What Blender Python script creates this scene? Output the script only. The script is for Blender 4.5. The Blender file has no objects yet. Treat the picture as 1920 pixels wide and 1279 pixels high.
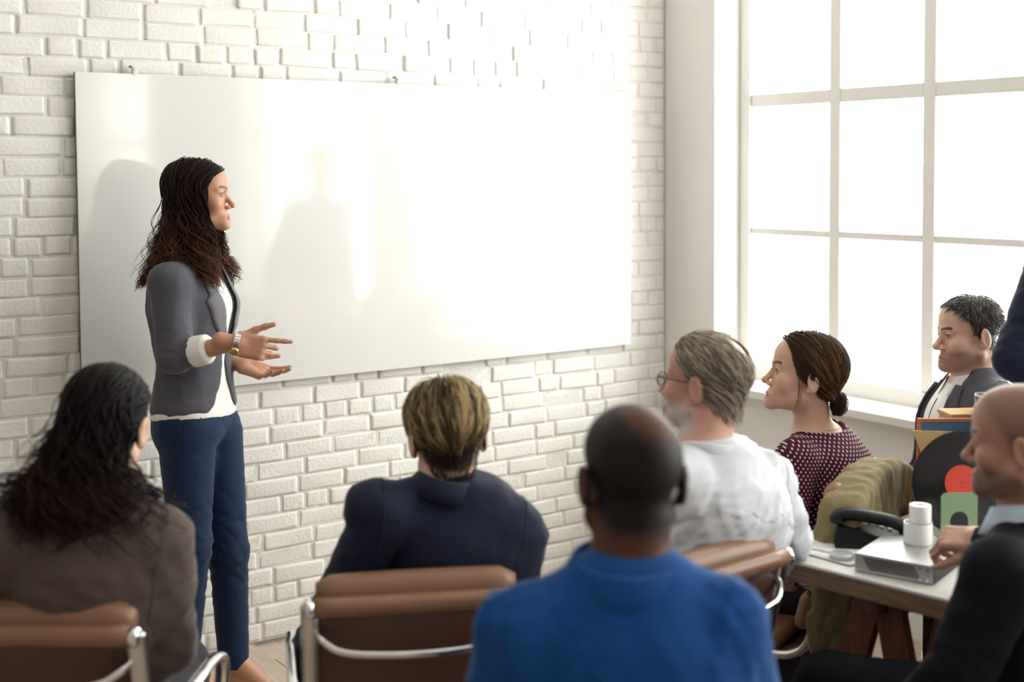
import bpy, bmesh, math, random
import numpy as np
from mathutils import Matrix, Vector

random.seed(7)
rng = np.random.default_rng(7)
scene = bpy.context.scene
COL = scene.collection
rad = math.radians

# ------------------------------------------------------------------ camera
FPX = 2450.0
YAW, PITCH, ROLL = rad(34.7), rad(3.0), rad(0.34)
CAM = np.array([-3.874, -4.395, 1.72])
PX0, PY0 = 960.0, 639.5 - 192
_f0 = np.array([math.sin(YAW), math.cos(YAW), 0]); _r0 = np.array([math.cos(YAW), -math.sin(YAW), 0]); _u0 = np.array([0, 0, 1.0])
_f = _f0 * math.cos(PITCH) - _u0 * math.sin(PITCH)
_u = _u0 * math.cos(PITCH) + _f0 * math.sin(PITCH)
_r = _r0 * math.cos(ROLL) - _u * math.sin(ROLL)
_u = _u * math.cos(ROLL) + _r0 * math.sin(ROLL)


def at(px, py, d):
    """world point seen at a picture position at distance d (metres) along the view axis"""
    return CAM + (_f + _r * (px - PX0) / FPX - _u * (py - PY0) / FPX) * d


def onz(px, py, z):
    v = at(px, py, 1.0) - CAM
    return CAM + v * (z - CAM[2]) / v[2]


def H(deg):
    """horizontal unit vector, deg counter-clockwise (to the left) from the view direction"""
    a = rad(deg)
    return _f0 * math.cos(a) - _r0 * math.sin(a)


cd = bpy.data.cameras.new('camera')
cam = bpy.data.objects.new('camera', cd)
COL.objects.link(cam)
m = Matrix(((_r[0], _u[0], -_f[0], CAM[0]), (_r[1], _u[1], -_f[1], CAM[1]), (_r[2], _u[2], -_f[2], CAM[2]), (0, 0, 0, 1)))
cam.matrix_world = m
cd.sensor_width = 36
cd.lens = 36 * FPX / 1920
cd.shift_y = -192 / 1920
cd.clip_end = 100
cd.dof.use_dof = True
cd.dof.focus_distance = 4.15
cd.dof.aperture_fstop = 2.0
scene.camera = cam

# ------------------------------------------------------------------ light
EXPOSURE = 0.27
SKY = 9.0
world = bpy.data.worlds.new('overcast_sky')
scene.world = world
world.use_nodes = True
bg = world.node_tree.nodes['Background']
bg.inputs[0].default_value = (1.0, 0.988, 0.935, 1)
bg.inputs[1].default_value = SKY
scene.view_settings.view_transform = 'Standard'
scene.view_settings.look = 'None'
scene.view_settings.gamma = 1
scene.view_settings.use_curve_mapping = False
scene.view_settings.exposure = EXPOSURE
# window openings of the right wall (x = 0): (y start, y end); sill and head heights
WINS = [(-0.316, -2.244), (-2.85, -4.778), (-6.75, -8.678)]
SILL, HEAD = 0.82, 3.10
for (a, b) in WINS:                      # sampling portals in the openings: they give no light of their own
    ld = bpy.data.lights.new('window_portal', 'AREA')
    ld.shape = 'RECTANGLE'
    ld.size = abs(b - a); ld.size_y = HEAD - SILL
    ld.cycles.is_portal = True
    lo = bpy.data.objects.new('window_portal', ld)
    lo.matrix_world = Matrix.Translation((0.24, (a + b) / 2, (SILL + HEAD) / 2)) @ Matrix(((0, 0, 1, 0), (1, 0, 0, 0), (0, 1, 0, 0), (0, 0, 0, 1)))
    COL.objects.link(lo)

ld = bpy.data.lights.new('fill_light', 'AREA')   # unseen fill light added near the ceiling to brighten the faces
ld.shape = 'DISK'; ld.size = 1.0; ld.energy = 4.0; ld.color = (1.0, 0.93, 0.86)
lo = bpy.data.objects.new('fill_light', ld); lo.location = (-3.4, -2.2, 3.28); COL.objects.link(lo)

# ------------------------------------------------------------------ scene helpers


def tag(o, label=None, cat=None, group=None, kind=None):
    if label: o['label'] = label
    if cat: o['category'] = cat
    if group: o['group'] = group
    if kind: o['kind'] = kind
    return o


def empty(name, loc, label=None, cat=None, group=None, rz=0.0):
    o = bpy.data.objects.new(name, None)
    o.empty_display_size = 0.1
    o.location = loc
    o.rotation_euler = (0, 0, rz)
    COL.objects.link(o)
    return tag(o, label, cat, group)


def link(name, me, mat=None, parent=None):
    o = bpy.data.objects.new(name, me)
    COL.objects.link(o)
    if mat is not None and len(me.materials) == 0:
        me.materials.append(mat)
    if parent is not None:
        o.parent = parent
    return o


def mesh_obj(name, V, Fc, mat=None, parent=None, smooth=True, col=None, uv=None, off=None):
    """V, Fc (array or list) -> object; V in world coordinates when off (the parent's location) is given"""
    V = np.asarray(V, dtype=np.float64)
    if off is not None:
        V = V - np.asarray(off)
    me = bpy.data.meshes.new(name)
    if isinstance(Fc, np.ndarray):
        n, k = Fc.shape
        me.vertices.add(len(V)); me.vertices.foreach_set('co', V.astype(np.float32).ravel())
        me.loops.add(n * k); me.loops.foreach_set('vertex_index', Fc.astype(np.int32).ravel())
        me.polygons.add(n); me.polygons.foreach_set('loop_start', np.arange(0, n * k, k, dtype=np.int32))
        me.update(calc_edges=True)
    else:
        me.from_pydata(V.tolist(), [], [list(map(int, f)) for f in Fc])
        me.update()
    if smooth:
        me.polygons.foreach_set('use_smooth', np.ones(len(me.polygons), dtype=bool))
    if col is not None:
        a = me.color_attributes.new('tint', 'FLOAT_COLOR', 'POINT')
        c = np.ones((len(V), 4), dtype=np.float32); c[:, :3] = col
        a.data.foreach_set('color', c.ravel())
    if uv is not None:
        a = me.attributes.new('cloth_uv', 'FLOAT_VECTOR', 'POINT')
        a.data.foreach_set('vector', np.asarray(uv, dtype=np.float32).ravel())
    return link(name, me, mat, parent)


class MB:
    """collects simple solids and links them as one mesh"""
    def __init__(s): s.V = []; s.F = []

    def add(s, V, Fc):
        n = len(s.V)
        s.V += [tuple(v) for v in V]
        s.F += [tuple(int(i) + n for i in f) for f in Fc]
        return s

    def box(s, c, size, rot=None, bev=0.0):
        bm = bmesh.new()
        bmesh.ops.create_cube(bm, size=1)
        bmesh.ops.scale(bm, vec=size, verts=bm.verts)
        if bev > 0:
            bmesh.ops.bevel(bm, geom=bm.edges[:], offset=bev, segments=2, profile=0.5, affect='EDGES')
        V = np.array([v.co[:] for v in bm.verts])
        Fc = [[v.index for v in f.verts] for f in bm.faces]
        bm.free()
        if rot is not None: V = V @ np.asarray(rot).T
        return s.add(V + np.asarray(c), Fc)

    def tube(s, pts, r, n=10, close=False, flat=None, caps=True):
        """swept tube; r scalar or per point; flat=(width dir, ratio) squashes the section"""
        P = np.asarray(pts, float); m_ = len(P)
        r = np.broadcast_to(np.asarray(r, float), (m_,))
        T = np.gradient(P, axis=0) if not close else np.roll(P, -1, 0) - np.roll(P, 1, 0)
        T /= np.linalg.norm(T, axis=1)[:, None] + 1e-12
        ref = np.array([0, 0, 1.0]) if abs(T[0][2]) < 0.9 else np.array([1.0, 0, 0])
        N = np.cross(ref, T[0]); N /= np.linalg.norm(N)
        V = []
        for i in range(m_):
            N = N - T[i] * (N @ T[i]); N /= np.linalg.norm(N) + 1e-12
            B = np.cross(T[i], N)
            for k in range(n):
                a = 2 * math.pi * k / n
                o = N * math.cos(a) + B * math.sin(a)
                if flat is not None:
                    w = np.asarray(flat[0], float); w = w / np.linalg.norm(w)
                    comp = o @ w
                    o = o + w * comp * (flat[1] - 1)
                V.append(P[i] + o * r[i])
        Fc = []
        for i in range(m_ if close else m_ - 1):
            j = (i + 1) % m_
            for k in range(n):
                Fc.append((i * n + k, i * n + (k + 1) % n, j * n + (k + 1) % n, j * n + k))
        if caps and not close:
            Fc.append(tuple(range(n - 1, -1, -1))); Fc.append(tuple((m_ - 1) * n + k for k in range(n)))
        return s.add(V, Fc)

    def lathe(s, prof, c=(0, 0, 0), n=28, rot=None):
        """prof: (radius, z) pairs"""
        V = []; k = len(prof)
        for i in range(n):
            a = 2 * math.pi * i / n
            for (r, z) in prof: V.append((r * math.cos(a), r * math.sin(a), z))
        V = np.array(V)
        if rot is not None: V = V @ np.asarray(rot).T
        Fc = []
        for i in range(n):
            j = (i + 1) % n
            for q in range(k - 1): Fc.append((i * k + q, j * k + q, j * k + q + 1, i * k + q + 1))
        return s.add(V + np.asarray(c), Fc)

    def prism(s, poly, thick, frame):
        """poly (2-D) extruded along the frame's third axis; frame = (origin, x, y, z)"""
        o, x, y, z = [np.asarray(q, float) for q in frame]
        n = len(poly)
        A = [o + x * p[0] + y * p[1] for p in poly]; B = [q + z * thick for q in A]
        Fc = [tuple(range(n - 1, -1, -1)), tuple(range(n, 2 * n))]
        for i in range(n): Fc.append((i, (i + 1) % n, n + (i + 1) % n, n + i))
        return s.add(A + B, Fc)

    def build(s, name, mat, parent=None, smooth=False, off=None, angle=None):
        o = mesh_obj(name, s.V, s.F, mat, parent, smooth, off=off)
        if angle:
            try: o.data.set_sharp_from_angle(angle=rad(angle))
            except Exception: pass
        return o


def spline(pts, n):
    """Catmull-Rom through pts, n samples"""
    P = np.asarray(pts, float)
    P = np.vstack([2 * P[0] - P[1], P, 2 * P[-1] - P[-2]])
    out = []
    m_ = len(P) - 3
    for q in np.linspace(0, m_ - 1e-9, n):
        i = int(q); t = q - i
        a, b, c, d = P[i:i + 4]
        out.append(0.5 * ((2 * b) + (c - a) * t + (2 * a - 5 * b + 4 * c - d) * t * t + (3 * b - a - 3 * c + d) * t ** 3))
    return np.array(out)


# ------------------------------------------------------------------ materials


def mat_base(name):
    mt = bpy.data.materials.new(name); mt.use_nodes = True
    nt = mt.node_tree
    return mt, nt, nt.nodes['Principled BSDF']


def add_bump(nt, p, scale, strength, dist=0.002, coord='pos', detail=3.0, stretch=None):
    if coord == 'pos':
        src = nt.nodes.new('ShaderNodeNewGeometry').outputs['Position']
    else:
        src = nt.nodes.new('ShaderNodeTexCoord').outputs['Object']
    if stretch:
        mp = nt.nodes.new('ShaderNodeMapping'); mp.inputs['Scale'].default_value = stretch
        nt.links.new(src, mp.inputs['Vector']); src = mp.outputs['Vector']
    n = nt.nodes.new('ShaderNodeTexNoise'); n.inputs['Scale'].default_value = scale; n.inputs['Detail'].default_value = detail
    nt.links.new(src, n.inputs['Vector'])
    b = nt.nodes.new('ShaderNodeBump'); b.inputs['Strength'].default_value = strength; b.inputs['Distance'].default_value = dist
    nt.links.new(n.outputs['Fac'], b.inputs['Height'])
    nt.links.new(b.outputs['Normal'], p.inputs['Normal'])
    return n, src


def plain(name, col, rough=0.5, metal=0.0, bump=None, var=None, coat=0.0, sheen=0.0, spec=None):
    """colour + optional noise relief (scale, strength, distance) and slight colour variation (scale, amount)"""
    mt, nt, p = mat_base(name)
    p.inputs['Base Color'].default_value = (*col, 1)
    p.inputs['Roughness'].default_value = rough
    p.inputs['Metallic'].default_value = metal
    if coat: p.inputs['Coat Weight'].default_value = coat; p.inputs['Coat Roughness'].default_value = 0.08
    if sheen: p.inputs['Sheen Weight'].default_value = sheen; p.inputs['Sheen Roughness'].default_value = 0.5
    if spec is not None: p.inputs['Specular IOR Level'].default_value = spec
    if bump: add_bump(nt, p, *bump)
    if var:
        g = nt.nodes.new('ShaderNodeNewGeometry')
        n = nt.nodes.new('ShaderNodeTexNoise'); n.inputs['Scale'].default_value = var[0]; n.inputs['Detail'].default_value = 4
        nt.links.new(g.outputs['Position'], n.inputs['Vector'])
        mx = nt.nodes.new('ShaderNodeMix'); mx.data_type = 'RGBA'
        mx.inputs[6].default_value = (*[c * (1 - var[1]) for c in col], 1)
        mx.inputs[7].default_value = (*[min(1, c * (1 + var[1])) for c in col], 1)
        nt.links.new(n.outputs['Fac'], mx.inputs[0])
        nt.links.new(mx.outputs[2], p.inputs['Base Color'])
    return mt


def fabric(name, col, weave=900, rough=0.85, sheen=0.15, var=0.10, tint=False):
    """woven cloth: colour with fine thread variation, thread relief"""
    mt, nt, p = mat_base(name)
    p.inputs['Roughness'].default_value = rough
    p.inputs['Specular IOR Level'].default_value = 0.2
    p.inputs['Sheen Weight'].default_value = sheen
    p.inputs['Sheen Roughness'].default_value = 0.4
    n, src = add_bump(nt, p, weave, 0.25, 0.0006, 'pos', 2.0)
    mx = nt.nodes.new('ShaderNodeMix'); mx.data_type = 'RGBA'
    mx.inputs[6].default_value = (*[c * (1 - var) for c in col], 1)
    mx.inputs[7].default_value = (*[min(1, c * (1 + var)) for c in col], 1)
    nt.links.new(n.outputs['Fac'], mx.inputs[0])
    nt.links.new(mx.outputs[2], p.inputs['Base Color'])
    return mt


def tinted(name, rough=0.5, spec=0.4, sss=0.0, bump=None, aniso=0.0, coat=0.0):
    """colour from the mesh's own tint attribute (skin with lips and stubble, hair locks)"""
    mt, nt, p = mat_base(name)
    a = nt.nodes.new('ShaderNodeVertexColor'); a.layer_name = 'tint'
    nt.links.new(a.outputs['Color'], p.inputs['Base Color'])
    p.inputs['Roughness'].default_value = rough
    p.inputs['Specular IOR Level'].default_value = spec
    if sss:
        p.inputs['Subsurface Weight'].default_value = sss
        p.inputs['Subsurface Radius'].default_value = (0.012, 0.005, 0.003)
        p.inputs['Subsurface Scale'].default_value = 0.6
    if bump: add_bump(nt, p, *bump)
    return mt


M = {}
M['paint_wall'] = plain('white_wall_paint', (0.86, 0.85, 0.82), 0.6, bump=(14, 0.15, 0.004))
M['brick'] = plain('white_painted_brick', (0.86, 0.852, 0.83), 0.55, bump=(75, 0.4, 0.006, 'pos', 6), var=(9, 0.05))
M['mortar'] = plain('white_painted_mortar', (0.80, 0.79, 0.765), 0.7, bump=(60, 0.5, 0.006, 'pos', 5), var=(14, 0.06))
M['ceiling'] = plain('white_ceiling_paint', (0.88, 0.88, 0.87), 0.8)
M['room_dark'] = plain('room_back_paint', (0.50, 0.47, 0.45), 0.8)
M['frame'] = plain('white_window_paint', (0.84, 0.83, 0.80), 0.45)
M['board'] = plain('whiteboard_glass', (0.80, 0.805, 0.80), 0.07, coat=0.6, spec=0.6)
M['board_back'] = plain('whiteboard_edge', (0.03, 0.03, 0.035), 0.4)
M['chrome'] = plain('polished_chrome', (0.86, 0.85, 0.86), 0.09, 1.0)
M['alu'] = plain('satin_aluminium', (0.72, 0.71, 0.72), 0.28, 1.0)
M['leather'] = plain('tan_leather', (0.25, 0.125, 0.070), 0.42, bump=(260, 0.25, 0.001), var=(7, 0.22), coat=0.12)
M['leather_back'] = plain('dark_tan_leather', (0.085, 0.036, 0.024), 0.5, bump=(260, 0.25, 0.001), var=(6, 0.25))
M['black_plastic'] = plain('black_plastic', (0.008, 0.008, 0.012), 0.45, spec=0.25)
M['rubber'] = plain('black_rubber', (0.02, 0.02, 0.02), 0.7)
M['white_gloss'] = plain('white_ceramic', (0.85, 0.85, 0.84), 0.25)
M['paper'] = plain('white_paper', (0.86, 0.86, 0.84), 0.8)
M['gold'] = plain('gold_metal', (0.75, 0.52, 0.2), 0.25, 1.0)
M['green'] = plain('green_painted_steel', (0.22, 0.34, 0.20), 0.45)
M['vinyl'] = plain('black_vinyl', (0.012, 0.012, 0.016), 0.22)
M['red_label'] = plain('red_paper_label', (0.72, 0.06, 0.035), 0.5)
M['kraft'] = plain('yellow_kraft_paper', (0.74, 0.53, 0.24), 0.75, var=(9, 0.06))
M['orange'] = plain('orange_stained_wood', (0.62, 0.20, 0.06), 0.5, var=(20, 0.15))
M['blue_card'] = plain('blue_cover_card', (0.09, 0.19, 0.36), 0.55, var=(6, 0.2))
M['honey_wood'] = plain('honey_wood', (0.60, 0.36, 0.15), 0.5, var=(18, 0.15))
M['navy_ceramic'] = plain('navy_ceramic', (0.02, 0.025, 0.07), 0.25)
M['steel'] = plain('brushed_steel', (0.46, 0.46, 0.47), 0.38, 0.6, var=(30, 0.05))
M['dark_hole'] = plain('dark_void', (0.01, 0.01, 0.012), 0.9)
M['glass_lens'] = None


def wood(name, c1, c2, scale=(1, 14, 14), rough=0.5, coat=0.0):
    mt, nt, p = mat_base(name)
    g = nt.nodes.new('ShaderNodeNewGeometry')
    mp = nt.nodes.new('ShaderNodeMapping'); mp.inputs['Scale'].default_value = scale
    n = nt.nodes.new('ShaderNodeTexNoise'); n.inputs['Scale'].default_value = 4; n.inputs['Detail'].default_value = 6; n.inputs['Distortion'].default_value = 0.8
    cr = nt.nodes.new('ShaderNodeValToRGB')
    cr.color_ramp.elements[0].position = 0.3; cr.color_ramp.elements[0].color = (*c1, 1)
    cr.color_ramp.elements[1].position = 0.7; cr.color_ramp.elements[1].color = (*c2, 1)
    nt.links.new(g.outputs['Position'], mp.inputs['Vector']); nt.links.new(mp.outputs['Vector'], n.inputs['Vector'])
    nt.links.new(n.outputs['Fac'], cr.inputs['Fac']); nt.links.new(cr.outputs['Color'], p.inputs['Base Color'])
    p.inputs['Roughness'].default_value = rough
    if coat: p.inputs['Coat Weight'].default_value = coat
    return mt


M['floor_wood'] = wood('pale_floor_boards', (0.46, 0.36, 0.28), (0.60, 0.48, 0.38), (14, 1, 1), 0.4)
M['table_top'] = plain('worn_white_tabletop', (0.74, 0.72, 0.68), 0.35, var=(5, 0.08))
M['table_edge'] = wood('plywood_edge', (0.15, 0.085, 0.045), (0.26, 0.16, 0.09), (4, 2, 40), 0.55)
M['trestle'] = wood('red_brown_wood', (0.14, 0.045, 0.022), (0.24, 0.085, 0.04), (16, 16, 1.5), 0.45)
M['table_shade'] = wood('under_table_shade', (0.030, 0.016, 0.010), (0.055, 0.030, 0.018), (4, 2, 20), 0.55)  # dark brown that stands in for the shade under the table


def glass_mat():
    mt = bpy.data.materials.new('clear_window_glass'); mt.use_nodes = True
    nt = mt.node_tree; nt.nodes.remove(nt.nodes['Principled BSDF'])
    out = nt.nodes['Material Output']
    tr = nt.nodes.new('ShaderNodeBsdfTransparent'); tr.inputs[0].default_value = (0.96, 0.97, 0.96, 1)
    gl = nt.nodes.new('ShaderNodeBsdfGlossy'); gl.inputs['Roughness'].default_value = 0.02
    lw = nt.nodes.new('ShaderNodeLayerWeight'); lw.inputs['Blend'].default_value = 0.5
    pw = nt.nodes.new('ShaderNodeMath'); pw.operation = 'POWER'; pw.inputs[1].default_value = 5
    fr = nt.nodes.new('ShaderNodeMath'); fr.operation = 'MULTIPLY_ADD'; fr.inputs[1].default_value = 0.9; fr.inputs[2].default_value = 0.03
    nt.links.new(lw.outputs['Facing'], pw.inputs[0]); nt.links.new(pw.outputs[0], fr.inputs[0])
    mx = nt.nodes.new('ShaderNodeMixShader')
    nt.links.new(fr.outputs[0], mx.inputs[0]); nt.links.new(tr.outputs[0], mx.inputs[1]); nt.links.new(gl.outputs[0], mx.inputs[2])
    nt.links.new(mx.outputs[0], out.inputs[0])
    return mt


M['glass'] = glass_mat()

# ------------------------------------------------------------------ the room
RX0, RY0, RH = -7.2, -9.6, 3.35          # room: x RX0..0, y RY0..0


def struct(name, mb, mat, parent=None, **k):
    o = mb.build(name, mat, parent, **k)
    if parent is None: o['kind'] = 'structure'
    return o


fl = struct('floor', MB().box((RX0 / 2, RY0 / 2, -0.06), (-RX0 + 0.6, -RY0 + 0.6, 0.08)), M['floor_wood'])
# boards of the floor where the picture shows it
PW = 0.145
plank_me = []
for k in range(4):
    L = (1.5, 1.9, 2.2, 1.7)[k]
    mb = MB().box((0, 0, -0.01), (PW - 0.004, L - 0.003, 0.02), bev=0.0015)
    me = bpy.data.meshes.new('plank'); me.from_pydata(mb.V, [], mb.F); me.update(); me.materials.append(M['floor_wood'])
    plank_me.append((me, L))
x = -4.6 + PW / 2
i = 0
while x < 0:
    y = -0.001 - (i * 0.61) % 1.1 + 0.9
    while y > -4.0:
        me, L = plank_me[(i * 3 + int(-y * 7)) % 4]
        if y - L < -0.05:
            o = bpy.data.objects.new('plank', me); COL.objects.link(o); o.parent = fl
            o.location = (x, y - L / 2, rng.uniform(-0.0006, 0.0))
            if y > 0:
                o.location.y = -L / 2 - 0.002; y = -0.002
        y -= L
    x += PW; i += 1

struct('ceiling', MB().box((RX0 / 2, RY0 / 2, RH + 0.05), (-RX0 + 0.6, -RY0 + 0.6, 0.1)), M['ceiling'])
struct('wall_left', MB().box((RX0 - 0.1, RY0 / 2, RH / 2), (0.2, -RY0 + 0.4, RH)), M['room_dark'])
struct('wall_front', MB().box((RX0 / 2, RY0 - 0.1, RH / 2), (-RX0, 0.2, RH)), M['room_dark'])
# back wall: mortar bed at y = +0.006, painted bricks standing 10 mm proud of it
wb = struct('wall_back', MB().box((RX0 / 2 + 0.05, 0.106, RH / 2), (-RX0 + 0.5, 0.2, RH)), M['mortar'])
# right wall with three window openings
wr = MB()
T_ = 0.30
ys = [0.0]
for a, b in WINS: ys += [a, b]
ys.append(RY0)
for k in range(0, len(ys), 2):
    a, b = ys[k], ys[k + 1]
    wr.box((T_ / 2, (a + b) / 2, RH / 2), (T_, abs(b - a), RH))
for a, b in WINS:
    wr.box((T_ / 2, (a + b) / 2, (SILL - 0.035) / 2), (T_, abs(b - a), SILL - 0.035))
    wr.box((T_ / 2, (a + b) / 2, (HEAD + RH) / 2), (T_, abs(b - a), RH - HEAD))
struct('wall_right', wr, M['paint_wall'])

XW = 0.18                                 # window plane
MUL = [0.523, 0.975, 1.427]               # mullions, metres from the opening's near-corner edge
for n, (a, b) in enumerate(WINS):
    w = empty('window_%d' % (n + 1), (XW, a, SILL)); w['kind'] = 'structure'
    W = abs(b - a); Ht = HEAD - SILL
    f = MB()
    for yy in (-0.03, -(W - 0.03)): f.box((0, yy, Ht / 2), (0.07, 0.06, Ht), bev=0.006)
    f.box((0, -W / 2, 0.03), (0.07, W - 0.12, 0.06)); f.box((0, -W / 2, Ht - 0.03), (0.07, W - 0.12, 0.06))
    f.build('window_frame', M['frame'], w)
    MB().box((-0.09, -W / 2, -0.0175), (0.33, W - 0.002, 0.035), bev=0.006).build('sill', M['frame'], w)
    rails = [(1.455, 0.028), (2.008, 0.055), (2.56, 0.028)]
    for q in MUL: MB().box((0, -q, Ht / 2), (0.055, 0.056, Ht - 0.12), bev=0.005).build('mullion', M['frame'], w)
    xs_ = [0.06] + MUL + [W - 0.06]
    for z, t in rails:
        for q in range(4):
            g0 = xs_[q] + (0.028 if q else 0); g1 = xs_[q + 1] - (0.028 if q < 3 else 0)
            MB().box((0, -(g0 + g1) / 2, z - SILL), (0.05, g1 - g0, t), bev=0.004).build('rail', M['frame'], w)
    zs_ = [0.06] + [z - SILL for z, t in rails] + [Ht - 0.06]
    for q in range(4):
        for r_ in range(4):
            g0, g1 = xs_[q], xs_[q + 1]; h0, h1 = zs_[r_], zs_[r_ + 1]
            MB().box((0, -(g0 + g1) / 2, (h0 + h1) / 2), (0.004, g1 - g0, h1 - h0)).build('pane', M['glass'], w)

# ---- bricks of the back wall, each one an object
CH = 0.0655
J = 0.0085


def brick_mesh(w, h, seed):
    """painted brick: flat, slightly lumpy front face rolled over at the rim, open towards the wall"""
    r = np.random.default_rng(seed)
    hw, hh = w / 2, h / 2
    xs_ = [-hw + 0.003, -hw + 0.013, r.uniform(-0.01, 0.01), hw - 0.013, hw - 0.003]; zs_ = [-hh + 0.002, -hh + 0.010, hh - 0.010, hh - 0.002]
    V = []; Fc = []
    for j, z in enumerate(zs_):
        for i_, x_ in enumerate(xs_):
            edge = (i_ in (0, 4)) or (j in (0, 3))
            V.append((x_ + r.normal(0, 0.0012), (-0.0060 if edge else -0.0070) + r.normal(0, 0.0010), z + r.normal(0, 0.0009)))
    for j in range(3):
        for i_ in range(4): Fc.append((j * 5 + i_, j * 5 + i_ + 1, (j + 1) * 5 + i_ + 1, (j + 1) * 5 + i_))
    ring = [0, 1, 2, 3, 4, 9, 14, 19, 18, 17, 16, 15, 10, 5]
    n0 = len(V); m_ = len(ring)
    for k in ring:
        x_, y_, z = V[k]
        V.append((x_ + (math.copysign(0.003, x_) if abs(x_) > hw * 0.85 else 0), 0.003, z + (math.copysign(0.002, z) if abs(z) > hh * 0.85 else 0)))
    for q in range(m_):
        p = (q + 1) % m_
        Fc.append((ring[p], ring[q], n0 + q, n0 + p))
    return np.array(V), Fc


BV = {}
for kind, w in (('s', 0.205), ('h', 0.102)):
    for v in range(7):
        V, Fc = brick_mesh(w - J, CH - 0.0038, 50 + v + (20 if kind == 'h' else 0))
        me = bpy.data.meshes.new('brick'); me.from_pydata(V.tolist(), [], Fc); me.update()
        me.polygons.foreach_set('use_smooth', np.ones(len(me.polygons), dtype=bool))
        me.materials.append(M['brick'])
        BV[kind, v] = (me, V, Fc)
BRD = (-2.595, -0.222, 0.958, 2.052)      # whiteboard x0, x1, z0, z1
cands = []
row = 0
z = CH / 2 + 0.004
while z < RH - 0.02:
    x = 0.0
    hprob = 0.75 if row % 5 == 2 else 0.22
    x -= (0.0, 0.102, 0.05, 0.155)[row % 4]
    first = True
    while x > -5.4:
        if first and row % 4:
            w = -x; cx_ = x / 2; kind = 's' if w > 0.13 else 'h'
            if w > 0.03: cands.append((cx_, z, w, kind))
            first = False; continue
        first = False
        kind = 'h' if rng.random() < hprob else 's'
        w = (0.102 if kind == 'h' else 0.205) * rng.uniform(0.93, 1.07)
        cands.append((x - w / 2, z, w, kind)); x -= w
    row += 1; z += CH
vis = []
for (cx_, z, w, kind) in cands:
    if BRD[0] + 0.10 < cx_ - w / 2 and cx_ + w / 2 < BRD[1] - 0.05 and BRD[2] + 0.05 < z < BRD[3] - 0.05:
        continue                          # covered by the whiteboard
    d_ = np.array([cx_, 0, z]) - CAM
    dist = d_ @ _f
    px = PX0 + FPX * (d_ @ _r) / dist; py = PY0 - FPX * (d_ @ _u) / dist
    inside = -60 < px < 1300 and -40 < py < 1320
    vis.append((-(w / dist) if inside else 1.0, cx_, z, w, kind))
vis.sort()
stuffV = MB()
for n, (key, cx_, z, w, kind) in enumerate(vis):
    v = int(rng.integers(0, 7)); me, V, Fc = BV[kind, v]
    sx = (w - J) / ((0.205 if kind == 's' else 0.102) - J)
    dz = rng.normal(0, 0.0017); dy = 0.0033 + rng.normal(0.0, 0.0018); tilt = rng.normal(0, 0.008)
    if n < 300:
        o = bpy.data.objects.new('brick', me); COL.objects.link(o); o.parent = wb
        o.location = (cx_, 0.006 + dy, z + dz); o.scale = (sx, 1, 1); o.rotation_euler = (0, tilt, 0)
    else:
        stuffV.add(V * [sx, 1, 1] + [cx_, 0.006 + dy, z + dz], Fc)
so = stuffV.build('brick_courses', M['brick'], wb, smooth=True); so['kind'] = 'stuff'

# ---- whiteboard with its hooks
wbd = empty('whiteboard', (BRD[0], -0.02, BRD[2]), 'large frameless glossy whiteboard hung on the white brick wall', 'whiteboard')
bw, bh = BRD[1] - BRD[0], BRD[3] - BRD[2]
MB().box((bw / 2, -0.008, bh / 2), (bw, 0.008, bh), bev=0.0015).build('writing_surface', M['board'], wbd)
MB().box((bw / 2, 0.002, bh / 2), (bw - 0.002, 0.012, bh - 0.002)).build('backing', M['board_back'], wbd)
for hx, mt in ((0.20, 'white_gloss'), (1.22, 'alu')):
    k = MB().box((hx, -0.004, bh + 0.008), (0.016, 0.02, 0.03), bev=0.003)
    k.lathe([(0, -0.006), (0.006, -0.006), (0.006, 0.006), (0, 0.006)], (hx, -0.014, bh + 0.016), 12, rot=[[1, 0, 0], [0, 0, -1], [0, 1, 0]])
    k.build('hanger', M[mt], wbd)
    MB().box((hx - 0.012, -0.001, bh + 0.024), (0.006, 0.016, 0.006)).build('screw', M['board_back'], wbd)

# ------------------------------------------------------------------ implicit surfaces for figures and cloth
F32 = np.float32


def nrm(v):
    v = np.asarray(v, float); return v / (np.linalg.norm(v) + 1e-12)


def smin(a, b, k):
    h = np.clip(0.5 + 0.5 * (b - a) / k, 0, 1)
    return b * (1 - h) + a * h - k * h * (1 - h)


def smax(a, b, k):
    return -smin(-a, -b, k)


def cap(a, b, r1, r2):
    a = np.asarray(a, F32); b = np.asarray(b, F32); ab = b - a; L2 = float(ab @ ab) + 1e-9

    def f(P):
        q = P - a
        t = np.clip(q @ ab / L2, 0, 1)
        q = q - t[:, None] * ab
        return np.sqrt((q * q).sum(1)) - (r1 + (r2 - r1) * t)
    return f


def ell(c, r, R=None):
    c = np.asarray(c, F32); r = np.asarray(r, F32)
    Rm = None if R is None else np.asarray(R, F32)

    def f(P):
        q = P - c
        if Rm is not None: q = q @ Rm
        k0 = np.sqrt(((q / r) ** 2).sum(1)); k1 = np.sqrt(((q / (r * r)) ** 2).sum(1)) + 1e-6
        return k0 * (k0 - 1) / k1
    return f


def rbox(c, half, rr, R=None):
    c = np.asarray(c, F32); hf = np.asarray(half, F32) - rr
    Rm = None if R is None else np.asarray(R, F32)

    def f(P):
        q = P - c
        if Rm is not None: q = q @ Rm
        q = np.abs(q) - hf
        return np.sqrt((np.maximum(q, 0) ** 2).sum(1)) + np.minimum(q.max(1), 0) - rr
    return f


def union(parts):
    """parts: (fn, blend)"""
    def f(P):
        d = None
        for fn, k in parts:
            e = fn(P)
            d = e if d is None else (np.minimum(d, e) if k <= 0 else smin(d, e, k))
        return d
    return f


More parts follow.
